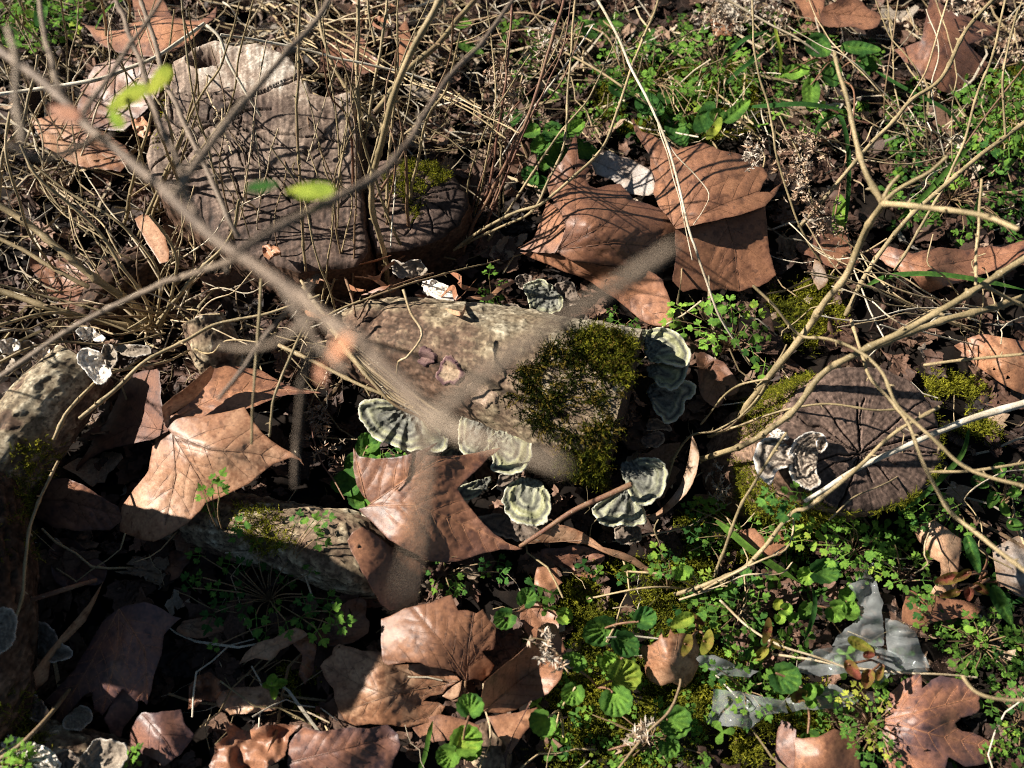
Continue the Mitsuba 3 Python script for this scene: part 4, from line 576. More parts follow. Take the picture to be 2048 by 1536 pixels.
bracket('wide ruffled grey bracket with dark holes, under the log at its split bark', [
  D(outline=[(724, 811), (735, 800), (760, 797), (800, 812), (840, 822), (868, 852), (893, 868), (890, 892), (878, 900), (855, 899), (835, 892), (815, 897), (785, 884), (766, 880), (748, 866), (738, 850), (724, 832)], at=(818, 818), za=.040, ze=.046, style='grey', rip=.006, freq=13),
  D(outline=[(758, 772), (775, 764), (790, 763), (806, 778), (800, 790), (778, 786), (760, 784)], at=(795, 788), za=.05, ze=.056, style='white', rip=.003)])
bracket('overlapping lime edged fans hanging below the middle of the mossy log', [
  D(outline=[(919, 869), (919, 850), (925, 838), (940, 827), (958, 834), (975, 843), (1003, 868), (990, 885), (974, 896), (966, 912), (945, 912), (925, 903)], at=(968, 838), za=.046, ze=.044, style='grey', rip=.003),
  D(outline=[(985, 866), (1010, 860), (1035, 866), (1060, 876), (1058, 888), (1062, 905), (1055, 922), (1040, 941), (1015, 945), (998, 940), (981, 930), (988, 912), (976, 897)], at=(1002, 868), za=.048, ze=.050, style='lime', rip=.003),
  D(outline=[(884, 906), (900, 896), (915, 893), (928, 912), (915, 924), (898, 926)], at=(925, 895), za=.03, ze=.034, style='grey')])
bracket('lime and grey fan low under the log beside the sharp pointed leaf', [
  D(outline=[(1008, 995), (1014, 976), (1030, 962), (1049, 953), (1066, 955), (1082, 962), (1092, 980), (1102, 1003), (1098, 1020), (1090, 1042), (1065, 1045), (1042, 1042), (1025, 1032), (1014, 1018)], at=(1062, 958), za=.034, ze=.038, style='lime', rip=.004),
  D(outline=[(994, 972), (1000, 955), (1012, 946), (1040, 946), (1035, 962), (1020, 978), (1008, 985)], at=(1038, 948), za=.032, ze=.034, style='dark'),
  D(outline=[(914, 988), (922, 974), (936, 966), (960, 958), (983, 954), (978, 972), (960, 985), (942, 996), (925, 1000)], at=(975, 960), za=.024, ze=.030, style='grey'),
  D(outline=[(955, 1035), (985, 1026), (1015, 1028), (1060, 1050), (1094, 1052), (1080, 1076), (1045, 1080), (1008, 1072), (970, 1060)], at=(1030, 1030), za=.022, ze=.022, style='dark')])
bracket('grey fans with white rims at the lower right corner of the mossy log', [
  D(outline=[(1238, 926), (1265, 922), (1295, 914), (1315, 920), (1328, 934), (1330, 952), (1326, 974), (1312, 992), (1295, 1008), (1283, 1004), (1271, 1009), (1262, 995), (1256, 978), (1248, 955)], at=(1250, 938), za=.050, ze=.054, style='grey', rip=.004, freq=11),
  D(outline=[(1260, 978), (1245, 982), (1222, 990), (1190, 1010), (1192, 1028), (1206, 1042), (1227, 1048), (1245, 1044), (1262, 1047), (1280, 1043), (1294, 1036), (1284, 1010), (1270, 990)], at=(1258, 975), za=.040, ze=.042, style='grey', rip=.006, freq=12),
  D(outline=[(1226, 1058), (1250, 1052), (1278, 1050), (1284, 1066), (1276, 1082), (1258, 1088), (1238, 1084)], at=(1255, 1048), za=.024, ze=.022, style='dark')])
bracket('stack of lime and pale grey caps at the right cut end of the mossy log', [
  D(outline=[(1244, 680), (1252, 668), (1275, 660), (1306, 661), (1296, 682), (1276, 695), (1258, 694)], at=(1272, 690), za=.052, ze=.052, style='lime'),
  D(outline=[(1288, 690), (1290, 672), (1305, 660), (1325, 659), (1346, 664), (1360, 680), (1376, 702), (1374, 718), (1364, 734), (1345, 728), (1329, 724), (1310, 722), (1294, 718)], at=(1290, 698), za=.056, ze=.062, style='lime', rip=.005, freq=12),
  D(outline=[(1292, 730), (1320, 724), (1352, 726), (1371, 722), (1370, 745), (1362, 762), (1344, 778), (1326, 774), (1310, 764), (1298, 752)], at=(1292, 736), za=.052, ze=.058, style='lime', rip=.004),
  D(outline=[(1292, 775), (1320, 766), (1360, 758), (1384, 768), (1386, 785), (1376, 796), (1364, 800), (1362, 822), (1350, 836), (1330, 843), (1318, 830), (1306, 812), (1296, 795)], at=(1294, 778), za=.046, ze=.048, style='grey', rip=.004, freq=11)])
bracket('dim grey caps tucked in the dark under the cut end of the mossy log', [
  D(outline=[(1280, 877), (1300, 868), (1320, 862), (1328, 874), (1322, 890), (1302, 894), (1286, 892)], at=(1282, 882), za=.03, ze=.03, style='dark'),
  D(outline=[(1290, 846), (1310, 838), (1336, 848), (1340, 862), (1318, 860), (1296, 862)], at=(1290, 852), za=.034, ze=.034, style='dark')])
bracket('dark grey rosette of caps behind the mossy log, dappled by sun', [
  D(outline=[(1049, 574), (1062, 562), (1082, 560), (1106, 574), (1124, 596), (1122, 616), (1106, 622), (1090, 628), (1074, 622), (1063, 616), (1060, 594)], at=(1100, 590), za=.034, ze=.040, style='grey', rip=.005, freq=10),
  D(outline=[(1107, 568), (1125, 565), (1146, 567), (1150, 585), (1158, 604), (1142, 610), (1128, 612), (1118, 592)], at=(1125, 595), za=.030, ze=.036, style='dark', rip=.004),
  D(outline=[(1064, 626), (1090, 630), (1118, 622), (1128, 636), (1105, 644), (1083, 650), (1068, 642)], at=(1100, 628), za=.028, ze=.026, style='dark'),
  D(outline=[(1150, 630), (1164, 630), (1178, 634), (1178, 650), (1166, 662), (1152, 656)], at=(1152, 642), za=.026, ze=.028, style='dark'),
  D(outline=[(1032, 556), (1042, 548), (1056, 550), (1066, 566), (1050, 580), (1036, 572)], at=(1055, 572), za=.026, ze=.032, style='dark'),
  D(outline=[(1004, 618), (1020, 606), (1042, 614), (1062, 632), (1054, 638), (1034, 626)], at=(1055, 638), za=.034, ze=.036, style='dark')])
bracket('white and dark striped crescent on the face of the cut log end, nearer its middle', [
  D(outline=[(1584, 920), (1585, 902), (1590, 890), (1598, 878), (1606, 870), (1617, 866), (1634, 868), (1649, 873), (1650, 885), (1645, 898), (1636, 908), (1634, 922), (1632, 938), (1638, 952), (1643, 965), (1632, 972), (1621, 976), (1604, 968), (1591, 956), (1586, 938)], at=(1650, 912), za=.070, ze=.080, style='stripe', rip=.0025, bands=7),
  D(outline=[(1632, 888), (1640, 876), (1650, 876), (1652, 888), (1644, 902), (1636, 905)], at=(1634, 912), za=.078, ze=.086, style='stripe', bands=4)])
bracket('pale crescent with a cream rim at the left edge of the cut log face', [
  D(outline=[(1534, 876), (1524, 886), (1516, 902), (1513, 920), (1516, 942), (1530, 956), (1546, 966), (1550, 950), (1558, 936), (1584, 932), (1589, 912), (1585, 898), (1570, 886), (1556, 874)], at=(1588, 905), za=.078, ze=.084, style='stripe', rip=.002, bands=3.2),
  D(outline=[(1538, 860), (1552, 856), (1572, 866), (1580, 880), (1560, 876), (1545, 872)], at=(1575, 880), za=.08, ze=.084, style='white')])
bracket('pale tan ragged cap behind the mossy log in the dark hollow', [
  D(outline=[(782, 527), (795, 520), (806, 528), (825, 522), (845, 524), (855, 545), (845, 556), (830, 560), (815, 552), (800, 556), (788, 545)], at=(838, 560), za=.042, ze=.052, style='tan', rip=.005),
  D(outline=[(842, 566), (860, 560), (876, 565), (897, 576), (908, 603), (895, 600), (880, 598), (862, 590), (850, 586)], at=(850, 580), za=.046, ze=.050, style='white', rip=.004)])
bracket('white curled bracket on the sunlit tip of the pale log', [
  D(outline=[(157, 715), (162, 704), (172, 697), (190, 700), (205, 706), (216, 722), (222, 745), (212, 758), (203, 768), (192, 764), (184, 752), (176, 742), (165, 732)], at=(214, 720), za=.074, ze=.088, style='white', rip=.003),
  D(outline=[(205, 692), (218, 690), (230, 702), (232, 722), (220, 742), (212, 730), (206, 712)], at=(214, 715), za=.076, ze=.084, style='tan')])
bracket('pinkish white ruffled caps above the white curled bracket', [
  D(outline=[(150, 664), (164, 658), (179, 656), (192, 668), (210, 674), (200, 684), (186, 682), (168, 680)], at=(180, 684), za=.06, ze=.072, style='white', rip=.005),
  D(outline=[(230, 694), (255, 690), (288, 690), (300, 702), (280, 712), (244, 712)], at=(236, 704), za=.06, ze=.066, style='tan')])
bracket('row of small rosy ruffled caps at the left edge among the tan stems', [
  D(outline=[(0, 684), (18, 678), (34, 684), (40, 698), (24, 706), (4, 704)], at=(20, 704), za=.05, ze=.06, style='white', rip=.005),
  D(outline=[(36, 690), (54, 682), (70, 688), (76, 702), (60, 712), (42, 708)], at=(58, 712), za=.046, ze=.056, style='tan', rip=.006),
  D(outline=[(66, 702), (84, 692), (100, 700), (96, 716), (80, 722), (68, 716)], at=(82, 722), za=.044, ze=.054, style='white', rip=.006),
  D(outline=[(-6, 716), (14, 712), (30, 722), (26, 738), (6, 744), (-6, 736)], at=(8, 740), za=.044, ze=.05, style='tan', rip=.005)])
bracket('ruffled dull tan cap in shade left of the purple leaf', [
  D(outline=[(44, 1272), (54, 1256), (74, 1248), (96, 1254), (108, 1270), (116, 1290), (138, 1300), (140, 1314), (122, 1318), (102, 1324), (80, 1312), (58, 1302), (46, 1290)], at=(78, 1310), za=.034, ze=.044, style='tan', rip=.006),
  D(outline=[(50, 1300), (72, 1312), (98, 1326), (80, 1334), (58, 1322)], at=(80, 1318), za=.03, ze=.034, style='dark')])
bracket('pinkish grey ringed cap cut by the left edge of the picture', [D(outline=[(-14, 1222), (8, 1216), (26, 1228), (30, 1252), (24, 1284), (6, 1302), (-14, 1300)], at=(-8, 1260), za=.086, ze=.090, style='tan', rip=.003)])
bracket('round cap with orange brown rings below the purple leaf', [D(outline=[(126, 1450), (130, 1434), (139, 1423), (156, 1414), (175, 1416), (181, 1428), (178, 1440), (168, 1452), (160, 1458), (142, 1457)], at=(146, 1420), za=.022, ze=.028, style='tan', rip=.002, bands=6)])
bracket('brown ragged cap above the grey crusted corner log', [D(outline=[(44, 1400), (62, 1388), (82, 1400), (90, 1420), (84, 1444), (66, 1436), (50, 1424)], at=(78, 1402), za=.03, ze=.036, style='dark', rip=.004)])
bracket('pale scaly caps layered along the grey corner log', [
  D(outline=[(-10, 1478), (22, 1472), (55, 1484), (86, 1494), (108, 1508), (116, 1536), (100, 1550), (60, 1524), (20, 1508), (-10, 1504)], at=(40, 1520), za=.042, ze=.044, style='white', rip=.005, freq=16),
  D(outline=[(20, 1508), (60, 1520), (96, 1545), (40, 1556), (-8, 1540), (-8, 1512)], at=(40, 1530), za=.044, ze=.042, style='tan', rip=.006, freq=18),
  D(outline=[(160, 1524), (176, 1500), (192, 1482), (222, 1484), (250, 1494), (248, 1526), (226, 1545), (180, 1548)], at=(185, 1545), za=.030, ze=.040, style='tan', rip=.004),
  D(outline=[(112, 1512), (130, 1500), (150, 1508), (158, 1530), (140, 1548), (118, 1540)], at=(130, 1545), za=.036, ze=.042, style='dark', rip=.004)])

# ================================================================== SHRUBS, STALKS AND REEDS: (px, py, height), radii in mm, palette
def shrub(name, label, cat, stems, mat='mat_stem'):
    k = thing(name, label, cat)
    for n, (pts, r0, r1, u, *o) in enumerate(stems):
        mb = MB(); stem(mb, pts, r0, r1, u, seed=len(labels) * 3 + n, **(o[0] if o else {}))
        if len(stems) == 1: mb.put(k, mat)
        else: part(k, 'branch' if 'shrub' in name else 'stem', mb, mat)
    return k
def leaflet_part(k, name, outline, ctrl, mat, u, v, label=None, seed=1):
    mb = MB(); sheet(mb, outline, ctrl=ctrl, u=u, v=v, seed=seed, th=0 if mat == 'mat_green' else .0004, step=3.6, jag=.6, wr=.0008); part(k, name, mb, mat, label=label)
near = shrub('bare_shrub', 'bare grey twigged shrub, blurred and close above stump and log, with pale green leaves', 'shrub', [
  ([(-60, 60, .345), (0, 103, .35), (103, 185, .355), (171, 250, .36), (284, 342, .37), (342, 393, .375), (393, 444, .378), (490, 515, .385), (600, 598, .405), (700, 680, .425), (790, 752, .44), (868, 836, .452)], 1.75, 1.25, .36),
  ([(345, 395, .375), (410, 310, .365), (480, 215, .355), (560, 128, .345), (650, 5, .335), (680, -60, .33)], 1.25, 1.1, .6),
  ([(868, 836, .452), (960, 755, .453), (1080, 665, .454), (1220, 575, .455), (1345, 492, .456)], 1.35, .75, .62, D(nodes=.05)),
  ([(868, 836, .452), (960, 876, .456), (1060, 912, .459), (1140, 942, .461)], 1.25, .35, .80, D(nodes=.05)),
  ([(868, 836, .452), (862, 930, .462), (845, 1060, .468), (812, 1205, .474)], 1.0, .3, .55, D(nodes=.05)),
  ([(480, 508, .385), (570, 450, .378), (690, 388, .365), (785, 328, .35), (882, 185, .32), (960, 90, .305), (1040, -20, .295)], 1.2, 1.1, .45),
  ([(-40, 780, .24), (0, 753, .245), (137, 661, .26), (273, 589, .28), (431, 531, .33), (490, 512, .38)], 1.0, 1.0, .55),
  ([(230, -20, .28), (236, 0, .28), (275, 110, .295), (308, 212, .31), (335, 280, .325), (359, 342, .34), (379, 403, .355), (400, 450, .375)], 1.2, 1.1, .4),
  ([(278, -20, .23), (310, 90, .24), (342, 188, .25), (403, 318, .26), (455, 437, .26), (480, 475, .255)], 1.4, 1.2, .5),
  ([(441, 797, .265), (480, 745, .27), (520, 685, .28), (560, 640, .29), (598, 606, .32), (640, 560, .35)], .9, 1.0, .45),
  ([(639, 691, .40), (615, 745, .385), (598, 790, .37), (588, 910, .35), (591, 972, .34)], .8, .7, .45),
  ([(120, 190, .355), (95, 90, .34), (70, -20, .33)], 1.1, 1.0, .6),
  ([(40, 290, .395), (30, 200, .395), (38, 130, .395), (20, 60, .39)], 1.0, .8, .8),
  ([(200, 275, .365), (140, 300, .38), (80, 320, .39), (20, 290, .395)], .9, .7, .7),
  ([(160, 235, .36), (220, 150, .345), (290, 60, .335), (330, -20, .33)], 1.0, .8, .6),
  ([(560, 570, .40), (600, 640, .40), (640, 690, .405), (690, 730, .41)], .9, .6, .5),
  ([(640, 620, .41), (590, 660, .405), (520, 690, .395), (440, 690, .38)], .7, .5, .6)], 'mat_twig')
for cx, cy, a, ln, wd, z, nm, u, v in ((255, 195, -.55, 58, 22, 0.365, 'green_leaf', .66, .50), (232, 238, .9, 28, 15, .37, 'green_leaf', .6, .55), (318, 160, -.9, 45, 20, .36, 'green_leaf', .70, .5), (620, 382, -.05, 62, 21, .375, 'green_leaf', .66, .5), (525, 372, 3.0, 40, 13, .375, 'green_leaf', .30, .5),
                                       (128, 225, .3, 44, 20, .39, 'rusty_leaf', .38, .6), (680, 695, -.9, 42, 16, .43, 'rusty_leaf', .42, .8), (640, 745, 1.5, 26, 12, .40, 'rusty_leaf', .35, .7)):
    ln, wd = ln * .8, wd * .8; t = np.linspace(0, 2 * np.pi, 17)[:-1]; x, y = ln * np.cos(t), wd * np.sin(t) * (1 + .3 * np.cos(t)); ox, oy = cx + x * math.cos(a) - y * math.sin(a), cy + x * math.sin(a) + y * math.cos(a)
    leaflet_part(near, nm, list(zip(ox, oy)), [(cx - 40, cy, z), (cx + 40, cy, z + .006), (cx, cy + 30, z + .006), (cx, cy - 30, z + .002)], 'mat_green' if nm == 'green_leaf' else 'mat_leaf', u, v, seed=int(cx))
shrub('sapling', 'straight upright stems rising through the stump past its mossy side stem', 'shrub', [
  ([(778, 565, .005), (768, 500, .06), (750, 440, .10), (744, 380, .13), (752, 330, .155), (772, 250, .19), (796, 171, .215), (823, 103, .235), (858, 40, .25), (900, -40, .265)], 2.1, 1.9, .56),
  ([(722, 300, .06), (720, 220, .085), (714, 137, .11), (718, 60, .13), (719, -20, .15)], 1.7, 1.4, .62),
  ([(731, 285, .06), (740, 220, .085), (748, 165, .10), (764, 90, .12), (778, -20, .14)], 1.3, 1.1, .56),
  ([(764, 268, .05), (735, 225, .075), (690, 170, .09), (650, 90, .11), (632, -10, .125)], 1.7, 1.3, .58),
  ([(752, 84, .115), (742, 40, .125), (733, -20, .14)], 1.1, .9, .60),
  ([(612, 540, .055), (606, 450, .085), (598, 342, .12), (595, 171, .165), (602, 0, .20), (604, -40, .21)], 1.1, .9, .46),
  ([(470, 480, .05), (437, 380, .10), (415, 290, .13), (393, 212, .155), (373, 113, .18), (362, 0, .20), (360, -30, .205)], .9, .7, .55)])
shrub('leaning_stick', 'dark olive leaning stick behind the side stem of the stump', 'stick', [([(752, 226, .05), (788, 176, .055), (827, 130, .06), (871, 92, .064), (910, 48, .067), (960, -12, .07)], 2.8, 2.3, .46, D(nodes=.05, knob=.2))])
shrub('tan_shrub', 'clump of knobbly tan stems fanning out at the left below the stump', 'shrub', [
  ([(300, 648, .01), (270, 612, .03), (200, 565, .055), (120, 500, .075), (60, 450, .085), (-30, 395, .10)], 3.2, 2.4, .60),
  ([(290, 650, .01), (236, 606, .025), (150, 560, .045), (44, 500, .06), (-30, 462, .07)], 2.2, 1.6, .60),
  ([(310, 660, .01), (205, 645, .03), (150, 630, .045), (96, 616, .055), (0, 582, .065), (-40, 572, .07)], 2.8, 2.2, .60),
  ([(310, 668, .012), (260, 645, .035), (205, 623, .05), (85, 592, .065), (-30, 560, .085)], 1.3, .9, .60),
  ([(-30, 660, .07), (0, 650, .07), (96, 626, .06), (178, 633, .045), (280, 670, .03)], 1.3, .8, .58),
  ([(305, 655, .02), (290, 600, .05), (250, 540, .08), (205, 470, .10), (140, 410, .12), (70, 345, .14), (40, 290, .15)], 1.5, 1.0, .62),
  ([(310, 650, .02), (320, 560, .05), (290, 500, .07), (230, 440, .09), (150, 390, .10), (66, 330, .115)], 1.2, .9, .6),
  ([(320, 655, .02), (345, 590, .05), (350, 520, .08), (330, 470, .10), (300, 430, .12)], 1.4, 1.0, .60),
  ([(315, 650, .03), (380, 560, .06), (440, 500, .08), (470, 450, .10), (480, 400, .12)], 1.6, 1.2, .55),
  ([(161, 838, .08), (215, 790, .085), (284, 726, .09), (362, 685, .09), (437, 647, .09), (547, 623, .095), (640, 590, .10)], 1.5, .9, .60),
  ([(109, 880, .075), (125, 840, .08), (137, 821, .08), (178, 777, .08), (222, 746, .075), (325, 726, .06), (380, 700, .04)], 1.3, .8, .60),
  ([(-20, 735, .07), (40, 705, .075), (120, 685, .07), (230, 690, .055), (330, 665, .04)], 1.1, .8, .46),
  ([(0, 395, .12), (10, 300, .14), (45, 250, .15), (60, 180, .165), (75, 110, .18)], 1.3, .9, .6),
  ([(20, 225, .15), (10, 300, .145), (30, 380, .125), (60, 470, .09), (110, 540, .05)], 1.1, .9, .6)])
r9 = np.random.default_rng(99)
def fan(n, base, hgt, spanx, spany, r, us):
    out = []
    for _ in range(n):
        b = np.array(base) + r9.normal(0, 1, 3) * [45, 30, .004]; e = np.array([r9.uniform(*spanx), r9.uniform(*spany), r9.uniform(*hgt)]); m = (b + e) / 2 + r9.normal(0, 22, 3) * [1, 1, 0] + [0, 0, r9.uniform(.0, .03)]; q = (m + e) / 2 + r9.normal(0, 14, 3) * [1, 1, 0]
        out.append(([tuple(b), tuple(m), tuple(q), tuple(e)], r9.uniform(*r), .5, r9.choice(us)))
    return out
shrub('tan_shrub', 'tangle of thinner straw coloured stems crossing below the stump at the left', 'shrub', fan(34, (330, 640, .01), (.02, .10), (-60, 560), (330, 700), (.5, 1.1), [.55, .62, .7, .78, .85, .4]))
shrub('thin_shrub', 'loose thin stems behind the pale upper rim of the stump', 'shrub', fan(16, (560, 60, .01), (.06, .16), (380, 1060), (-60, 320), (.5, 1.0), [.55, .62, .7, .78, .4]))
shrub('thin_shrub', 'upright brown stems in front of the stump beside its side stem', 'shrub', fan(11, (690, 600, .005), (.10, .22), (540, 770), (-40, 300), (.7, 1.2), [.55, .6, .48, .4]))
shrub('thin_shrub', 'fine straw stems spreading over the lower half of the stump face', 'shrub', fan(14, (520, 560, .005), (.06, .16), (250, 720), (20, 400), (.5, .9), [.55, .7, .8, .4]))
shrub('thin_shrub', 'thin stems fanning up to the corner left of the stump', 'shrub', fan(12, (90, 330, .01), (.06, .15), (-60, 330), (-60, 200), (.5, 1.0), [.55, .62, .8, .4]))
shrub('thick_shrub', 'thicker brown and reddish stems rising behind the mossy log toward the top', 'shrub', fan(9, (760, 520, .005), (.12, .24), (620, 1000), (-60, 120), (1.1, 1.8), [.30, .5, .56, .36]))
shrub('thick_shrub', 'clump of reddish upright stems around the fluffy pale seed heads', 'shrub', fan(7, (960, 470, .005), (.10, .2), (960, 1240), (-60, 120), (.8, 1.3), [.28, .3, .56]))
shrub('thick_shrub', 'sturdier olive tan stems rising in front of the left side of the stump', 'shrub', fan(8, (330, 470, .005), (.12, .22), (150, 520), (-60, 160), (1.0, 1.6), [.5, .56, .45]))
shrub('thin_shrub', 'fine pale twigs crossing at the right edge above the tan brown wormy leaf', 'shrub', fan(16, (1960, 640, .01), (.03, .12), (1560, 2080), (430, 700), (.35, .75), [.62, .75, .85, .9]))
shrub('thin_shrub', 'fine pale twigs in the upper right corner among the lush lacy plant', 'shrub', fan(16, (1900, 330, .01), (.03, .13), (1560, 2080), (-40, 420), (.35, .8), [.6, .75, .85, .9]))
shrub('thin_shrub', 'fine pale straws leaning around the lower rim of the cut log end', 'shrub', fan(10, (1880, 980, .01), (.02, .08), (1500, 2080), (800, 1150), (.35, .7), [.6, .75, .85]))
def stand(label, spots, n):
    st = []
    for wx, wy in spots:
        for _ in range(n):
            x, y = wx + r9.normal(0, .05), wy + r9.normal(0, .06); dx, dy = r9.normal(0, .06, 2); h = r9.uniform(.12, .30)
            st.append(([tuple(np.append(proj(np.array([x + dx * t + .02 * math.sin(5 * t), y + dy * t, h * t])), h * t)) for t in (0, .35, .7, 1)], r9.uniform(.8, 1.5), .6, .58))
    shrub('bare_thicket', label, 'thicket', st)
stand('bare upright stems growing past the left side of the mossy and pale logs', [(-.62, .06), (-.52, .16), (-.66, .20), (-.5, .02)], 7)
stand('bare upright stems growing past the upper left corner', [(-.58, .32), (-.48, .40), (-.7, .42)], 7)
shrub('drooping_twig', 'bent tan twig hanging down beside the shaded log in the lower left', 'twig', [([(116, 924, .06), (95, 965, .066), (72, 1020, .07), (52, 1110, .076), (50, 1180, .078), (38, 1225, .08), (27, 1248, .08)], 1.1, .9, .62)])
shrub('forked_twig', 'pair of thin drooping twigs in front of the big sunlit leaf', 'twig', [
  ([(519, 560, .20), (516, 671, .20), (511, 773, .195), (507, 820, .19), (504, 890, .18)], .9, .6, .50), ([(615, 640, .13), (580, 720, .13), (547, 790, .125), (540, 830, .12), (537, 874, .11)], 1.0, .7, .60)])
shrub('red_stem', 'long red brown stem curving down right of the side stem', 'stem', [([(926, 502, .01), (945, 450, .03), (964, 417, .045), (1008, 335, .08), (1049, 246, .11), (1070, 190, .125), (1083, 147, .135), (1105, 80, .15), (1130, -10, .165)], 1.6, 1.3, .30, D(nodes=.04, knob=.2))])
shrub('red_stem', 'second thinner dark red stem just left of the long red brown one', 'stem', [([(955, 425, .02), (966, 395, .035), (977, 369, .045), (994, 267, .08), (1006, 200, .10), (1015, 144, .115), (1022, -10, .145)], 1.2, 1.0, .28)])
shrub('arching_twig', 'tan forked twig arching over the bitten notch of the largest leaf', 'twig', [
  ([(905, 500, .02), (933, 480, .03), (985, 448, .05), (1032, 424, .065), (1090, 403, .075), (1158, 345, .09), (1213, 284, .10), (1244, 191, .115), (1275, 103, .125), (1312, 17, .135), (1318, -20, .14)], 1.3, 1.0, .58),
  ([(912, 496, .018), (1000, 455, .04), (1062, 424, .06), (1097, 362, .075), (1118, 318, .085), (1128, 273, .095), (1138, 137, .12), (1152, -10, .14)], 1.1, .9, .58)])
def straw_thing(label, pts, r0, r1, u=.85, **o): shrub('dry_stalk', label, 'stalk', [(pts, r0, r1, u, D(nodes=o.get('nodes', .07), knob=.12, wob=.0008))] + [(q, a, b, u, D(nodes=0)) for q, a, b in o.get('more', ())])
straw_thing('long silvery straw bending down across both largest leaves', [(1190, -10, .16), (1234, 68, .15), (1261, 133, .14), (1302, 212, .13), (1336, 291, .12), (1360, 376, .11), (1378, 461, .10), (1392, 500, .092), (1413, 562, .078), (1437, 630, .062), (1474, 691, .04), (1500, 730, .02)], 1.2, .9, .88,
  more=[([(1302, 215, .13), (1345, 300, .118), (1390, 350, .11), (1418, 388, .105), (1408, 420, .10), (1388, 450, .10)], .6, .4), ([(1310, 225, .128), (1338, 330, .112), (1362, 420, .10), (1384, 520, .085)], .6, .5)])
straw_thing('yellow stalk slanting through the clover patch', [(1120, 100, .05), (1180, 132, .045), (1240, 170, .04), (1300, 212, .03), (1340, 245, .02)], 1.1, .9, .70)
straw_thing('thin white straw slanting down right of the red stem', [(1184, 52, .09), (1145, 110, .08), (1080, 198, .065), (1030, 270, .05), (982, 345, .03)], .8, .7, .95)
straw_thing('grey weathered stalk lying over the top of the stump face', [(-20, 192, .14), (60, 180, .14), (185, 161, .145), (250, 140, .145), (308, 116, .15), (360, 82, .152), (410, 47, .155)], 1.6, 1.4, .92, more=[([(412, 50, .155), (440, 75, .15), (458, 120, .14), (492, 185, .125), (522, 234, .11)], 1.3, 1.1), ([(444, 72, .15), (560, 90, .135), (700, 123, .12), (790, 142, .11), (872, 164, .10)], 1.2, .9)])
straw_thing('thick pale grey reed crossing the cut log end toward the right edge', [(1610, 1002, .085), (1649, 978, .09), (1721, 934, .095), (1826, 886, .10), (1929, 842, .102), (2060, 803, .105)], 1.3, 2.6, .93, nodes=.12)
straw_thing('slender grey straw beside the upper right shrub stem', [(1898, -10, .14), (1871, 85, .115), (1850, 147, .095), (1823, 191, .075), (1800, 240, .05)], .9, .8, .75)
straw_thing('pale straw crossing the dried flowers at the top', [(1440, -8, .10), (1553, 55, .085), (1600, 80, .08), (1638, 108, .07)], 1.1, .9, .82)
straw_thing('upright dark straw beside the chocolate leaf', [(1797, -10, .11), (1785, 80, .09), (1772, 164, .07), (1768, 240, .04)], .7, .6, .40)
straw_thing('thin amber stem at the top right running behind the shrub', [(2060, 118, .09), (2020, 170, .08), (1970, 235, .06), (1930, 290, .04)], .8, .8, .35)
straw_thing('straw lying across the plastic film', [(1545, 1308, .016), (1620, 1318, .024), (1700, 1334, .028), (1800, 1345, .028), (1870, 1348, .028), (1952, 1354, .02)], .9, .7, .80)
straw_thing('bent straw left of the plastic film', [(1440, 1200, .02), (1500, 1255, .026), (1560, 1290, .03), (1640, 1315, .032), (1705, 1340, .03)], .9, .7, .80)
straw_thing('blurred curved twig over the mauve maple leaf', [(1925, 1352, .12), (1945, 1378, .12), (1970, 1392, .12), (2010, 1400, .12), (2060, 1402, .12)], 1.0, .9, .62)
straw_thing('brown bent stem low in the shade by the left edge', [(-20, 1218, .05), (40, 1205, .055), (113, 1183, .06), (150, 1172, .055), (191, 1160, .045)], 1.9, 1.3, .28)
straw_thing('dark twig leaning across the bottom left corner', [(-20, 1530, .05), (40, 1490, .055), (102, 1428, .05), (140, 1380, .03)], 1.5, 1.2, .42)
straw_thing('brown mauve woody stalk resting on the lower brackets', [(1040, 1092, .03), (1095, 1056, .045), (1150, 1020, .055), (1215, 990, .062), (1262, 968, .066)], 1.5, 2.2, .30, nodes=0)
straw_thing('fine broken white straw on the side stem face', [(792, 318, .085), (788, 380, .080), (786, 420, .076), (782, 495, .066)], .6, .5, .95)
straw_thing('zigzag grey twiglet standing on the bark of the mossy log', [(806, 580, .13), (822, 625, .125), (845, 668, .12), (812, 715, .105), (797, 722, .10), (792, 762, .085)], .9, .7, .75, nodes=.03)
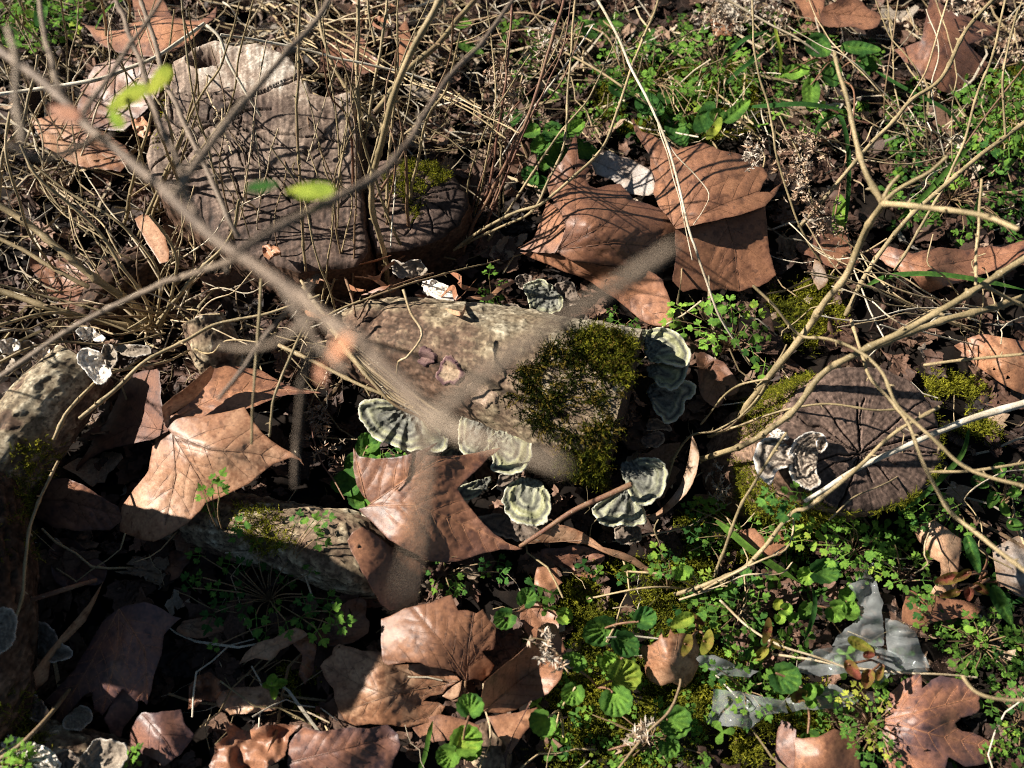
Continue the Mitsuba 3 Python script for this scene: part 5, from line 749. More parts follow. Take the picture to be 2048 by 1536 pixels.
right = shrub('right_shrub', 'speckled olive tan shrub spreading over the cut log end and out to the right edge', 'shrub', [
  ([(1400, 916, .03), (1416, 914, .04), (1485, 893, .075), (1553, 849, .10), (1597, 808, .115), (1645, 746, .13), (1724, 702, .14), (1792, 671, .148), (1861, 633, .155), (1960, 572, .165), (2060, 510, .175)], 1.9, 2.1, .56),
  ([(1479, 842, .02), (1484, 822, .05), (1519, 773, .08), (1560, 722, .10), (1601, 674, .118), (1649, 602, .14), (1690, 555, .155), (1717, 500, .17), (1740, 450, .19), (1765, 408, .21)], 2.4, 1.9, .56),
  ([(1765, 408, .21), (1742, 360, .215), (1720, 308, .22), (1703, 239, .225), (1686, 181, .23), (1668, 105, .235)], 1.6, 1.0, .56),
  ([(1765, 408, .21), (1790, 411, .22), (1861, 417, .235), (1963, 431, .25), (2036, 458, .26)], 1.7, 1.1, .60),
  ([(1765, 408, .21), (1790, 385, .217), (1830, 362, .222), (1861, 345, .228), (1893, 316, .235)], 1.3, .9, .48),
  ([(1765, 408, .21), (1780, 375, .216), (1800, 352, .22)], 1.4, .9, .6),
  ([(1690, 630, .03), (1724, 568, .05), (1758, 513, .065), (1800, 458, .08), (1843, 410, .09), (1912, 352, .10), (1980, 297, .11), (2060, 238, .12)], 1.8, 1.7, .58),
  ([(1600, 455, .03), (1632, 417, .045), (1666, 376, .06), (1724, 308, .08), (1785, 243, .095), (1826, 198, .105), (1881, 157, .115), (1929, 65, .13), (1995, -10, .145)], 1.8, 1.6, .56),
  ([(1790, 540, .05), (1837, 461, .07), (1870, 405, .085), (1895, 359, .095), (1926, 284, .11), (1956, 191, .125), (1990, 92, .14), (2013, -10, .155)], 1.1, .9, .58),
  ([(2011, 270, .115), (2006, 210, .13), (2004, 154, .145), (2015, 90, .155), (2034, 20, .165)], .9, .8, .56),
  ([(1724, 704, .138), (1758, 692, .135), (1833, 661, .13), (1895, 640, .13), (1980, 616, .132), (2060, 592, .135)], 1.8, 2.4, .56),
  ([(1505, 572, .15), (1553, 620, .14), (1601, 671, .125), (1649, 678, .14), (1710, 698, .155), (1765, 746, .16), (1792, 808, .16), (1826, 842, .16), (1881, 893, .16), (1946, 944, .16), (2060, 976, .165)], .9, 1.0, .56),
  ([(1700, 640, .12), (1724, 705, .125), (1741, 753, .13), (1792, 818, .132), (1816, 849, .132), (1844, 920, .135), (1874, 978, .138), (1898, 1020, .14), (1929, 1050, .145), (1980, 1088, .15), (2060, 1146, .155)], 1.0, 1.2, .58),
  ([(1415, 872, .03), (1430, 869, .04), (1519, 835, .065), (1587, 818, .078), (1656, 809, .085), (1741, 821, .088), (1792, 819, .088)], .9, .7, .58),
  ([(1348, 1187, .015), (1416, 1166, .03), (1485, 1136, .04), (1519, 1101, .05), (1587, 1026, .075), (1621, 1013, .09), (1707, 941, .10), (1785, 869, .108), (1830, 842, .112), (1880, 814, .116)], 1.5, 1.1, .58),
  ([(1861, 943, .09), (1950, 941, .095), (2060, 925, .10)], 1.0, 1.0, .60), ([(1850, 732, .09), (1929, 719, .10), (2060, 706, .115)], 1.1, 1.0, .6),
  ([(1430, 1152, .02), (1440, 1120, .03), (1447, 1101, .04), (1478, 1016, .065), (1512, 961, .085), (1553, 903, .10), (1575, 866, .108)], 1.1, .9, .52),
  ([(1950, 572, .165), (1952, 500, .17), (1960, 430, .175), (1965, 360, .18)], 1.0, .8, .60), ([(1962, 572, .165), (2000, 590, .16), (2060, 620, .155)], 1.2, 1.0, .58),
  ([(1540, 760, .09), (1480, 770, .08), (1440, 800, .06), (1400, 850, .04)], .8, .6, .55)])
shrub('twining_vine', 'thin brown vine twisting around itself from the log bracket up to the right shrub', 'vine', [
  ([(1340, 925, .02), (1375, 880, .04), (1400, 868, .05), (1450, 862, .06), (1485, 832, .07), (1519, 790, .08), (1550, 730, .09), (1570, 690, .10)], .9, .6, .45, D(wob=.003)),
  ([(1335, 960, .02), (1355, 910, .035), (1385, 872, .048), (1430, 858, .058), (1470, 840, .066), (1505, 812, .075), (1545, 760, .085)], .8, .5, .5, D(wob=.004)),
  ([(1327, 1120, .012), (1322, 1090, .03), (1310, 1060, .04), (1318, 1040, .045)], .6, .5, .6),
  ([(1380, 1190, .018), (1450, 1160, .04), (1530, 1120, .05), (1575, 1100, .05), (1590, 1060, .055), (1585, 1020, .06)], .8, .6, .72, D(wob=.003)),
  ([(1360, 1200, .014), (1430, 1175, .028), (1490, 1150, .036), (1560, 1148, .036), (1585, 1125, .036)], .8, .6, .78)])
shrub('straw_bundle', 'bundle of dry tan stems sweeping down to the split side of the mossy log', 'stem bundle', [([(600 + 9 * k, 560 + 14 * k, .06 + .004 * (k % 3)), (660 + 8 * k, 640 + 12 * k, .065), (730 + 6 * k, 700 + 11 * k, .060), (800 + 4 * k, 765 + 7 * k, .055), (860 + 12 * (k % 3), 815 + 5 * k, .05)], 1.1 + .5 * (k % 3), .7, [.72, .62, .80, .45, .66, .75, .58][k % 7]) for k in range(11)]
  + [([(560, 690, .05), (640, 730, .055), (720, 770, .055), (790, 800, .055), (835, 822, .055)], 1.6, 1.0, .62), ([(640, 640, .075), (700, 610, .08), (800, 575, .085), (900, 545, .08), (1000, 520, .06)], .9, .6, .42), ([(690, 560, .07), (705, 600, .075), (715, 640, .07), (735, 600, .08), (760, 580, .08), (870, 545, .07)], .9, .5, .36)])
ka = thing('dried_grass', 'curled rusty dried grass leaves lying between stump and mossy log', 'dried plant', kind='thing'); labels['dried_grass_001'] = {'label': 'curled rusty dried grass leaves beside the olive leaning stick at the top', 'category': 'dried plant', 'kind': 'thing'}; rr = np.random.default_rng(77)
for n in range(22):
    a = np.array([rr.uniform(560, 960), rr.uniform(545, 640)]); a = a if n < 16 else np.array([rr.uniform(660, 760), rr.uniform(0, 90)]); an = rr.uniform(-.6, .5); L = rr.uniform(50, 130); c = catmull([P(a[0] + math.cos(an) * L * t + rr.normal(0, 8), a[1] + math.sin(an) * L * t + rr.normal(0, 8), .05 + .03 * math.sin(3 * t + n) + rr.normal(0, .006)) for t in (0, .3, .6, 1)], .003)
    w = np.interp(np.linspace(0, 1, len(c)), [0, .2, .6, 1], [.001, .0045, .004, .0006]) * rr.uniform(.6, 1.2); v, f = strip(c, w, rr.normal(size=3)); v, f, _ = shell(v, f, np.zeros((len(v), 2)), .0003)
    part(ka if n < 16 else 'dried_grass_001', 'blade', MB().add(v, f, np.tile([rr.choice([.34, .42, .55, .64]), rr.uniform(.4, .6)], (len(v), 1))), 'mat_leaf')
# stalks with withered flower heads
def bract(seed):
    r = np.random.default_rng(seed); parts = []
    for _ in range(6):
        d = unit(r.normal(size=3) + [0, 0, .8]); t = np.linspace(0, 1, 4)[:, None]; c = d * t + unit(r.normal(size=3)) * .35 * t ** 2; parts.append(strip(c, [.1, .3, .22, .03], r.normal(size=3)))
    return join(*parts)
BRACTS = [bract(s) for s in range(5)]
def dried(label, pts, r0, r1, u, heads, hs=.0042, n=90, spread=10, hu=.9):
    k = thing('dried_flower_stalk', label, 'dried flower'); mb = MB(); s = len(labels) * 3; stem(mb, pts, r0, r1, u, s, nodes=.03, knob=.2); part(k, 'stalk', mb, 'mat_stem')
    r = np.random.default_rng(s); hp = np.array(heads, float); mb = MB(); i = r.integers(0, len(hp) - 1, n) if len(hp) > 1 else np.zeros(n, int); t = r.random(n)[:, None]; q = hp[i] * (1 - t) + hp[np.minimum(i + 1, len(hp) - 1)] * t
    w = P(q[:, 0] + r.normal(0, spread, n), q[:, 1] + r.normal(0, spread, n), q[:, 2] + r.normal(0, .004, n))
    for b in range(5): m = r.integers(0, 5, n) == b; scatter(mb, BRACTS[b], w[m], unit(r.normal(size=(m.sum(), 3)) + [0, 0, .6]), hs * r.uniform(.6, 1.3, m.sum()), hu + .1 * r.normal(size=m.sum()), r.uniform(.3, .62, m.sum()), r)
    part(k, 'flower_head', mb, 'mat_litter', False, kind='stuff')
dried('tall grey stalk with withered flower tufts behind the right shrub node', [(1505, -10, .16), (1509, 120, .135), (1533, 205, .115), (1550, 291, .10), (1570, 369, .08), (1604, 461, .055), (1645, 525, .03)], 1.0, .9, .55, [(1500, 280, .08), (1512, 330, .07), (1505, 300, .07)], n=60, spread=12)
dried('grey brown seed cluster hanging on the tall stalk', [(1560, 235, .09), (1590, 290, .085), (1610, 340, .08), (1630, 420, .06), (1650, 480, .04)], .7, .6, .5, [(1560, 330, .08), (1600, 270, .085), (1620, 310, .08), (1590, 350, .08), (1610, 400, .065), (1640, 430, .05), (1660, 480, .04)], n=240, spread=17, hu=.75)
dried('fluffy pale seed heads among the red stems', [(1010, 420, .02), (1005, 330, .05), (1000, 250, .075), (1005, 150, .10), (1018, 60, .12)], .7, .6, .5, [(990, 290, .06), (1000, 230, .08), (1020, 190, .09), (1005, 140, .10), (985, 150, .10)], n=170, spread=13, hu=.78)
dried('loose white seed tufts left of the yellow stalk', [(1080, 150, .07), (1090, 110, .08), (1105, 70, .09)], .6, .5, .6, [(1075, 90, .09), (1095, 60, .10), (1100, 90, .09), (1085, 130, .08)], n=70, spread=13, hu=.92)
dried('pale papery flower litter at the top right of the middle', [(1395, 70, .02), (1420, 30, .03), (1450, -5, .04)], .6, .5, .7, [(1400, 30, .025), (1430, 15, .03), (1460, 40, .025), (1490, 20, .025), (1560, 30, .02)], n=260, spread=18, hu=.9)
dried('withered seed heads in the far top right corner', [(2040, 120, .05), (2030, 60, .06), (2045, -5, .07)], .6, .5, .6, [(2035, 30, .06), (2020, 90, .05), (2045, 110, .05), (1910, 5, .06), (1950, 0, .06)], n=110, spread=14, hu=.8)
dried('small withered flower cups above the folded orange leaf', [(1130, 1332, .05), (1110, 1300, .055), (1085, 1280, .058), (1060, 1278, .058)], .5, .4, .5, [(1060, 1278, .058), (1095, 1268, .058), (1082, 1318, .055), (1122, 1325, .052), (1128, 1345, .05)], n=34, spread=5, hu=.93)
dried('row of pale husks left of the striped brackets', [(1455, 905, .02), (1440, 960, .02), (1430, 1010, .02)], .5, .4, .6, [(1450, 935, .018), (1440, 970, .016), (1435, 1005, .015)], n=60, spread=11, hu=.9)
dried('pale pink husks beside the tip of the big sunlit leaf', [(690, 1000, .03), (665, 960, .03), (640, 920, .03), (620, 850, .03)], .6, .5, .3, [(620, 820, .02), (630, 840, .02), (650, 900, .02), (668, 940, .02)], n=70, spread=14, hu=.72)
dried('slanting stalk with grey husks in the bottom corner by the moss', [(1235, 1540, .02), (1290, 1465, .035), (1340, 1420, .045), (1360, 1375, .05), (1362, 1360, .05)], .8, .8, .42, [(1245, 1500, .025), (1270, 1470, .03), (1300, 1455, .035)], n=30, spread=7, hu=.9)

# ================================================================== GREEN PLANTS
def lobe(base, ang, L, w):
    t = np.array([0, .35, .62, .85, 1.0]); prof = np.array([.25, .62, 1.0, .8, .12]) * w; d, s = np.array([math.cos(ang), math.sin(ang)]), np.array([-math.sin(ang), math.cos(ang)])
    c = base + d * (t * L)[:, None]; V = np.concatenate([c + s * prof[:, None] / 2, c - s * prof[:, None] / 2]); i = np.arange(4)
    return V, np.vstack([np.stack([i, i + 5, i + 6], 1), np.stack([i, i + 6, i + 1], 1)])
def ferny(seed):                                               # a leaf of three fans, each cut into blunt lobes
    r = np.random.default_rng(seed); parts = []
    for a0, st, sc in ((0, .42, 1.0), (1.25, .22, .85), (-1.25, .22, .85)):
        c = np.array([.18 + st * math.cos(a0), st * math.sin(a0)]); parts.append(lobe(np.array([.12, 0.]), a0, st + .06, .05))
        for k, a in enumerate((-1.0, -.5, 0, .5, 1.0)): parts.append(lobe(c, a0 + a + .1 * r.normal(), sc * (.46 - .13 * abs(a)) * r.uniform(.85, 1.15), .155 * sc))
    parts.append(lobe(np.array([-.25, 0.]), 0, .5, .05)); V, F = join(*parts); rr = np.hypot(V[:, 0] - .2, V[:, 1])
    return np.column_stack([V, .12 * np.sin(V[:, 0] * 5 + seed) * rr - .22 * rr ** 2 + .03 * np.sin(9 * V[:, 1])]), F
FERN = [ferny(s) for s in range(5)]
def leaf_at(tm, pos, up, az, size, u, v):
    V, F = tm; up = unit(np.asarray(up, float)); a = unit(np.array([math.cos(az), math.sin(az), 0]) - up * (up @ np.array([math.cos(az), math.sin(az), 0]))); b = np.cross(up, a)
    W = pos + size * (V[:, :1] * a + V[:, 1:2] * b + V[:, 2:3] * up); n = len(V); rg = np.random.default_rng(int(abs(pos[0]) * 1e5) % 9973)
    return MB().add(W, F, np.clip(np.stack([u + .05 * rg.normal(size=n), v * (.9 + .2 * rg.random(n))], 1), 0, 1))
def fern_plant(label, spots, root, size=26, u=.4, v=.55, zr=(.012, .035), name='lacy_plant', seed=0, red=.0):
    k = thing(name, label, 'plant'); r = np.random.default_rng(len(labels) * 13 + seed); st = MB(); rp = P(root[0], root[1], .004)
    for n, sp in enumerate(spots):
        px, py = sp[:2]; sz = (sp[2] if len(sp) > 2 else size * r.uniform(.8, 1.25)); z = sp[3] if len(sp) > 3 else r.uniform(*zr); pos = P(px, py, z); d = pos - rp; az = math.atan2(d[1], d[0]) + .5 * r.normal()
        uu = .74 if r.random() < red else u + .07 * r.normal()
        part(k, 'leaf', leaf_at(FERN[r.integers(0, 5)], pos, [.28 * r.normal() - .1, .28 * r.normal() - .15, 1], az, sz * 1.35 * mpp(px, py), uu, v * r.uniform(.8, 1.2)), 'mat_green', False)
        mid = (rp + pos) / 2 + [0, 0, .4 * np.linalg.norm(d) * .4]; tube(st, catmull([rp, mid, pos], .004), np.float64(.00045), .40, .55, sides=4)
    part(k, 'stem', st, 'mat_stem'); return k
def spread(poly, n, seed, gap):
    r = np.random.default_rng(seed); p = np.asarray(poly, float); out = []
    for _ in range(4000):
        q = r.uniform(p.min(0), p.max(0))
        if Polygon(poly).contains(Point(q)) and all(np.hypot(*(q - o)) > gap for o in out): out.append(q)
        if len(out) == n: break
    return [tuple(q) for q in out]
fern_plant('bright sunlit lacy plant below the wide orange brown leaf', [(1362, 618, 30), (1352, 640, 22), (1405, 622), (1445, 640, 30), (1462, 612, 32), (1480, 628), (1440, 680, 32), (1475, 668, 30), (1500, 690), (1510, 640), (1425, 668), (1530, 725), (1520, 660), (1405, 655), (1455, 655, 34), (1490, 650), (1372, 655), (1430, 610)], (1460, 700), 27, .44, .66, (.02, .05))
fern_plant('lacy plant in deep shade between the purple leaf and the half buried log', spread([(400, 1080), (520, 1060), (620, 1110), (660, 1180), (640, 1230), (560, 1260), (480, 1280), (410, 1240), (380, 1180)], 26, 3, 27), (540, 1200), 27, .30, .6, (.012, .045))
fern_plant('lacy sprig with its leaves lit against the big sunlit leaf', [(424, 968, 26, .07), (438, 992, 28, .066), (412, 1000, 24, .06), (466, 1050, 26, .045), (455, 1070, 22), (415, 1030, 24)], (455, 1090), 26, .36, .62, (.03, .05))
fern_plant('lacy sprig leaning over the bark of the half buried log', [(615, 1058, 27, .06), (640, 1040, 25, .062), (590, 1048, 22, .055), (628, 1080, 26, .055), (570, 1095, 24)], (580, 1150), 24, .32, .6, (.03, .05))
fern_plant('single bright lobed leaf beside the shaded lacy plant', [(655, 1222, 30, .045), (668, 1250, 32, .042), (630, 1255, 32, .042), (440, 1288, 18, .03)], (600, 1235), 28, .38, .62)
fern_plant('sprigs of small lobed leaves under the red brown leaf', [(888, 1125, 20), (905, 1150, 26), (898, 1172, 22), (870, 1140, 26), (955, 1128, 20), (992, 1122, 24), (998, 1145, 24), (960, 1143, 18), (875, 1160, 22), (915, 1175, 18)], (890, 1150), 22, .34, .55, (.014, .032))
fern_plant('lacy sprigs at the foot of the striped brackets', [(1548, 985, 26, .085), (1562, 1000, 28, .08), (1600, 985, 24, .084), (1590, 1010, 30, .078), (1622, 990, 20, .082), (1545, 1010, 22, .07)], (1580, 1040), 26, .36, .6, (.06, .08))
fern_plant('bright yellow green lacy clump under the cut log end', [(1700, 1030, 30), (1712, 1060, 30), (1690, 1078, 28), (1735, 1078, 34), (1712, 1098, 32), (1748, 1098, 28), (1685, 1050), (1720, 1120, 26), (1670, 1068), (1755, 1075), (1640, 1050), (1660, 1090), (1628, 1065, 24), (1608, 1080), (1690, 1110)], (1700, 1110), 28, .48, .66, (.03, .055))
fern_plant('lacy plant between the clump and the pale peach leaf', [(1795, 1115, 26), (1788, 1142, 26), (1805, 1160, 24), (1832, 1128, 28), (1840, 1160, 28), (1790, 1090, 20), (1770, 1150, 24), (1765, 1120)], (1790, 1170), 25, .42, .6, (.02, .045))
fern_plant('lacy plant reaching over the pale peach leaf from the cut log end', [(1880, 1020, 28), (1900, 1035, 28), (1918, 1010, 28), (1860, 1045, 24), (1895, 1000, 24), (1930, 1045, 22), (1850, 1010), (1835, 1035)], (1890, 1030), 26, .44, .62, (.03, .05))
fern_plant('lacy sprigs lying on the curved red brown leaf', [(1838, 1195, 26, .04), (1862, 1210, 24, .038), (1870, 1190, 22, .038), (1850, 1225, 26, .036), (1855, 1245, 22, .03)], (1850, 1240), 25, .36, .55)
fern_plant('lacy plant beside the long vine, over the moss', spread([(1410, 1200), (1470, 1180), (1540, 1170), (1530, 1210), (1480, 1260), (1430, 1270)], 13, 5, 24), (1470, 1230), 25, .38, .58, (.014, .035))
fern_plant('fine leaved tuft with a yellow green tip right of the moss', spread([(1430, 1310), (1500, 1320), (1540, 1390), (1500, 1440), (1440, 1400)], 16, 6, 19), (1480, 1380), 21, .38, .58, (.014, .035))
fern_plant('small leaved sprigs with yellowed leaves left of the maple leaf', spread([(1680, 1395), (1770, 1370), (1785, 1450), (1790, 1520), (1720, 1500), (1690, 1450)], 22, 7, 19), (1735, 1450), 20, .36, .55, (.02, .04), red=.16)
fern_plant('delicate sprigs beside the plastic film under the curved red leaf', spread([(1880, 1250), (1980, 1230), (2030, 1270), (2020, 1330), (1930, 1340), (1890, 1300)], 20, 8, 20), (1950, 1290), 19, .36, .5, (.012, .035))
fern_plant('lobed sprigs at the right edge above the maple leaf tip', spread([(1980, 1400), (2048, 1390), (2048, 1500), (2000, 1490)], 11, 9, 22), (2030, 1450), 21, .38, .55, (.012, .03))
fern_plant('narrow upright feathery sprig over the twisted leaf', [(1325, 1110, 24, .055), (1338, 1122, 22, .052), (1318, 1128, 20, .05), (1342, 1140, 22, .045), (1326, 1145, 22, .04), (1350, 1150, 18, .036), (1312, 1150, 18)], (1335, 1180), 22, .46, .62)
fern_plant('tiny lacy sprig in the hollow behind the mossy log', [(978, 552, 20), (990, 590, 22), (1000, 610, 22), (972, 596, 18), (968, 575, 16), (995, 570, 18)], (985, 620), 20, .40, .6, (.03, .05))
fern_plant('lobed dark leaves between the rosette and the lime caps', [(1238, 640, 28), (1225, 655, 26), (1252, 655, 28), (1232, 625, 18), (1262, 640, 18)], (1240, 670), 26, .34, .55, (.03, .04))
fern_plant('little lacy leaf behind the sharp pointed leaf', [(780, 898, 24, .045), (765, 905, 18, .04), (790, 910, 18, .045)], (775, 925), 22, .40, .6)
fern_plant('airy lacy plants in the top left corner', spread([(-10, 0), (150, -10), (140, 60), (60, 90), (-10, 70)], 24, 11, 20), (60, 50), 22, .42, .6, (.02, .06))
fern_plant('bright sprig in the bottom left corner', [(8, 1498, 26), (26, 1512, 28), (0, 1525, 28), (40, 1500, 22), (45, 1530, 24), (15, 1540, 26)], (15, 1530), 25, .46, .64, (.05, .065))
fern_plant('bright little sprig below the square purple leaf', [(255, 1522, 22), (265, 1510, 18), (262, 1540, 22), (240, 1535, 18)], (258, 1535), 20, .46, .62, (.03, .04))
fern_plant('lush lacy plant on the moss in the far upper right', spread([(1930, 170), (2050, 150), (2060, 280), (1990, 300), (1940, 250)], 22, 12, 19), (1990, 240), 24, .40, .6, (.03, .06))
fern_plant('lacy greenery below the right shrub node', spread([(1780, 330), (1900, 300), (1980, 330), (2048, 380), (2048, 470), (1900, 460), (1800, 420)], 26, 13, 24), (1900, 400), 22, .34, .5, (.01, .04))
fern_plant('clover like sprigs behind the yellow stalk', spread([(1210, 90), (1330, 80), (1400, 140), (1420, 230), (1340, 230), (1240, 200), (1200, 150)], 34, 14, 17), (1300, 170), 20, .42, .6, (.012, .04))
fern_plant('clover like sprigs left of the dark grass arcs', spread([(1350, 60), (1480, 90), (1500, 180), (1430, 230), (1380, 180)], 26, 15, 18), (1430, 150), 20, .40, .6, (.012, .04))
fern_plant('low lacy sprigs on the mossy ground under the split vine', spread([(1380, 1010), (1480, 1030), (1560, 1040), (1600, 1100), (1500, 1090), (1400, 1090)], 18, 16, 24), (1490, 1080), 22, .38, .55, (.014, .03))
fern_plant('tiny sprigs in the moss between the round leaves', spread([(1180, 1420), (1330, 1400), (1420, 1440), (1420, 1530), (1240, 1530)], 18, 17, 24), (1300, 1480), 17, .44, .6, (.008, .02))
fern_plant('sprigs on the dark earth at the bottom right of the plastic', spread([(1640, 1400), (1680, 1400), (1700, 1460), (1660, 1460)], 5, 18, 18), (1670, 1440), 20, .4, .55, (.012, .03))

def round_outline(cx, cy, rx, ry, rot=0, lobes=13, notch=.35, seed=0):
    t = np.linspace(0, 2 * np.pi, 61)[:-1]; r = 1 + .035 * np.cos(lobes * t + seed) - notch * np.exp(-((t - np.pi) / .22) ** 2); x, y = rx * r * np.cos(t), ry * r * np.sin(t)
    return np.stack([cx + x * math.cos(rot) - y * math.sin(rot), cy + x * math.sin(rot) + y * math.cos(rot)], 1)
def broad(k, cx, cy, rx, ry, rot, z, u, v, seed, shape='round', tilt=.3, cupz=.004, hole=None):
    r = np.random.default_rng(seed)
    if shape == 'round': o = round_outline(cx, cy, rx, ry, rot, seed=seed); base = (cx - rx * .6 * math.cos(rot), cy - rx * .6 * math.sin(rot)); vs = [[base, (cx + rx * .8 * math.cos(rot + a) * (1 if abs(a) < .5 else .9), cy + ry * .8 * math.sin(rot + a))] for a in (-1.2, -.6, 0, .6, 1.2)]; gap = 60
    else:
        t = np.linspace(0, 2 * np.pi, 65)[:-1]; tooth = (1 + (.07 * np.abs(np.sin(13 * t / 2)) if shape == 'toothed' else 0)); x, y = rx * np.cos(t) * tooth, ry * np.sin(t) * tooth * (1 - .28 * np.cos(t)); o = np.stack([cx + x * math.cos(rot) - y * math.sin(rot), cy + x * math.sin(rot) + y * math.cos(rot)], 1)
        vs = [[(cx - rx * .95 * math.cos(rot), cy - rx * .95 * math.sin(rot)), (cx + rx * .95 * math.cos(rot), cy + rx * .95 * math.sin(rot))]]; gap = max(rx / 3.2, 7)
    m = mpp(cx, cy); ax, ay = r.normal(0, tilt, 2); c = [(cx + dx * rx, cy + dy * ry, z + m * (dx * rx * ax + dy * ry * ay) * .6 + cupz * (abs(dx) + abs(dy)) * .5) for dx, dy in ((0, 0), (1, 0), (-1, 0), (0, 1), (0, -1))]
    mb = MB(); sheet(mb, o, ctrl=c, veins=vs, u=u, v=v, seed=seed, th=0, step=2.9, jag=.5, wr=.0012, wscale=30, gap=gap, reach=ry * .9, vd=.0009, vein_dark=-.12 if shape != 'round' else -.05, mott=.5, uvar=.2, holes=[hole] if hole else (), fine=.0003)
    part(k, 'leaf', mb, 'mat_green')
def leafy(label, leaves, root, name='round_leaf_plant', shape='round', su=.32, cat='plant'):
    k = thing(name, label, cat); st = MB(); rp = gp(root[0], root[1], .002)
    for n, (cx, cy, rx, ry, rot, z, u, v, *h) in enumerate(leaves):
        broad(k, cx, cy, rx, ry, rot, z, u, v, len(labels) * 17 + n * 3, shape, hole=h[0] if h else None)
        b = P(cx - rx * .6 * math.cos(rot), cy - rx * .6 * math.sin(rot), z - .001); tube(st, catmull([rp, (rp + b) / 2 + [0, 0, .25 * np.linalg.norm(b - rp)], b], .003), np.float64(.0008), su, .6, sides=5)
    part(k, 'leaf_stalk', st, 'mat_stem'); return k
leafy('round green leaf with a brown edged hole and its twin leaves on thin stalks', [(1010, 1237, 24, 22, 2.6, .040, .30, .55, (1012, 1238, 5)), (1053, 1196, 22, 20, -1.2, .046, .30, .58), (1128, 1232, 18, 18, 0, .022, .48, .62)], (1092, 1215))
leafy('upright glossy round leaves on a red stalk beside the mauve leaf', [(940, 1412, 26, 28, -1.5, .062, .32, .62), (932, 1482, 34, 32, -.6, .030, .46, .55), (896, 1512, 25, 25, 2.6, .028, .40, .55), (942, 1500, 22, 24, .8, .022, .32, .5)], (926, 1500))
leafy('pair of round leaves on a red stalk, green one over a purple tinged one', [(1232, 1402, 32, 34, 1.2, .036, .34, .62), (1248, 1352, 36, 34, -.4, .030, .58, .46), (1148, 1324, 20, 26, -1.2, .042, .36, .62)], (1195, 1375))
leafy('cupped round leaves curling around a thin stalk in the moss', [(1146, 1388, 24, 24, 1.9, .030, .38, .62), (1085, 1446, 26, 30, 2.4, .034, .34, .60), (1114, 1464, 9, 9, 0, .02, .42, .65), (1130, 1480, 9, 9, 1, .016, .44, .6)], (1120, 1420), su=.7)
leafy('dusky dull green round leaves left of the small tan leaf', [(1250, 1288, 30, 26, .6, .030, .26, .45), (1202, 1262, 38, 30, 2.8, .024, .28, .48), (1213, 1322, 20, 20, 1.0, .020, .44, .62)], (1225, 1300))
leafy('scalloped blue green leaf with a red tip stalk over the moss', [(1290, 1236, 24, 24, -.5, .040, .22, .62)], (1180, 1268))
leafy('mottled round leaf near the bottom right corner of the moss patch', [(1352, 1444, 32, 34, .3, .026, .30, .50), (1338, 1494, 22, 22, 1.0, .024, .34, .58), (1222, 1500, 9, 9, 0, .014, .46, .62)], (1330, 1470))
leafy('dark glossy round leaf beside the plastic film', [(1570, 1356, 34, 32, .5, .034, .30, .52), (1620, 1478, 18, 22, 1.2, .022, .32, .45)], (1600, 1385))
leafy('dark heart leaf with a curled bright edge above the plastic film', [(1650, 1142, 34, 26, -.1, .036, .26, .5), (1612, 1152, 18, 20, 2.4, .030, .44, .60)], (1630, 1180))
leafy('glossy bright round leaves in front of the plastic film', [(1672, 1222, 22, 24, .6, .028, .42, .58), (1702, 1222, 18, 20, -.4, .030, .42, .60), (1694, 1192, 18, 18, -1.4, .024, .34, .52), (1610, 1220, 20, 14, 2.0, .02, .36, .5)], (1690, 1240))
leafy('pale small oval leaves near the vine at the moss edge', [(1365, 1146, 16, 24, 1.4, .026, .40, .60), (1462, 1182, 18, 12, 2.4, .022, .36, .5), (1256, 1142, 16, 14, 0, .022, .46, .6), (1178, 1198, 7, 7, 0, .014, .40, .62)], (1400, 1180), su=.65)
leafy('toothed dark green leaves at the pointed corner of the red brown leaf', [(734, 898, 32, 24, -1.8, .030, .30, .55), (692, 966, 30, 26, 3.0, .022, .28, .56), (722, 1000, 26, 20, .6, .020, .30, .55), (745, 880, 26, 18, -.9, .034, .34, .6), (705, 925, 20, 16, 2.4, .02, .28, .5)], (725, 960), 'toothed_plant', 'toothed', .40)
leafy('crinkled mint like leaves behind the tall leaf tip', [(1112, 266, 26, 20, .3, .050, .26, .52), (1082, 288, 24, 18, 2.6, .044, .30, .56), (1112, 312, 30, 24, 1.2, .036, .28, .52), (1168, 300, 30, 18, .3, .034, .28, .50), (1060, 262, 20, 14, 2.9, .04, .34, .6), (1150, 255, 22, 16, -.6, .036, .36, .6), (1090, 325, 18, 14, 1.8, .02, .3, .5)], (1115, 290), 'toothed_plant', 'toothed', .4)
leafy('dark oval leaves low in the gap left of the largest leaf', [(1062, 352, 22, 16, 1.0, .020, .22, .5), (1085, 365, 18, 14, 0, .02, .24, .5), (1018, 235, 28, 20, -.3, .02, .22, .45)], (1070, 360), 'oval_leaf_plant', 'oval', .4)
leafy('oval honeysuckle leaves on the upper right ground', [(1622, 190, 34, 18, 1.6, .045, .40, .58), (1594, 142, 26, 15, -.2, .04, .40, .60), (1638, 92, 28, 24, .6, .046, .26, .52), (1722, 96, 40, 13, .1, .05, .26, .55), (1664, 148, 26, 20, 1.4, .04, .26, .5), (1734, 128, 24, 16, .4, .03, .22, .5), (1680, 430, 16, 40, .1, .03, .46, .55)], (1660, 160), 'oval_leaf_plant', 'oval', .3)
leafy('broad green leaves beside the wide orange brown leaf', [(1412, 236, 20, 34, .5, .03, .24, .52), (1474, 222, 34, 14, -.7, .04, .34, .58), (1440, 232, 22, 14, .3, .035, .28, .5), (1356, 262, 34, 22, 1.1, .02, .24, .5), (1430, 258, 10, 26, .6, .04, .66, .5)], (1430, 250), 'oval_leaf_plant', 'oval', .4)
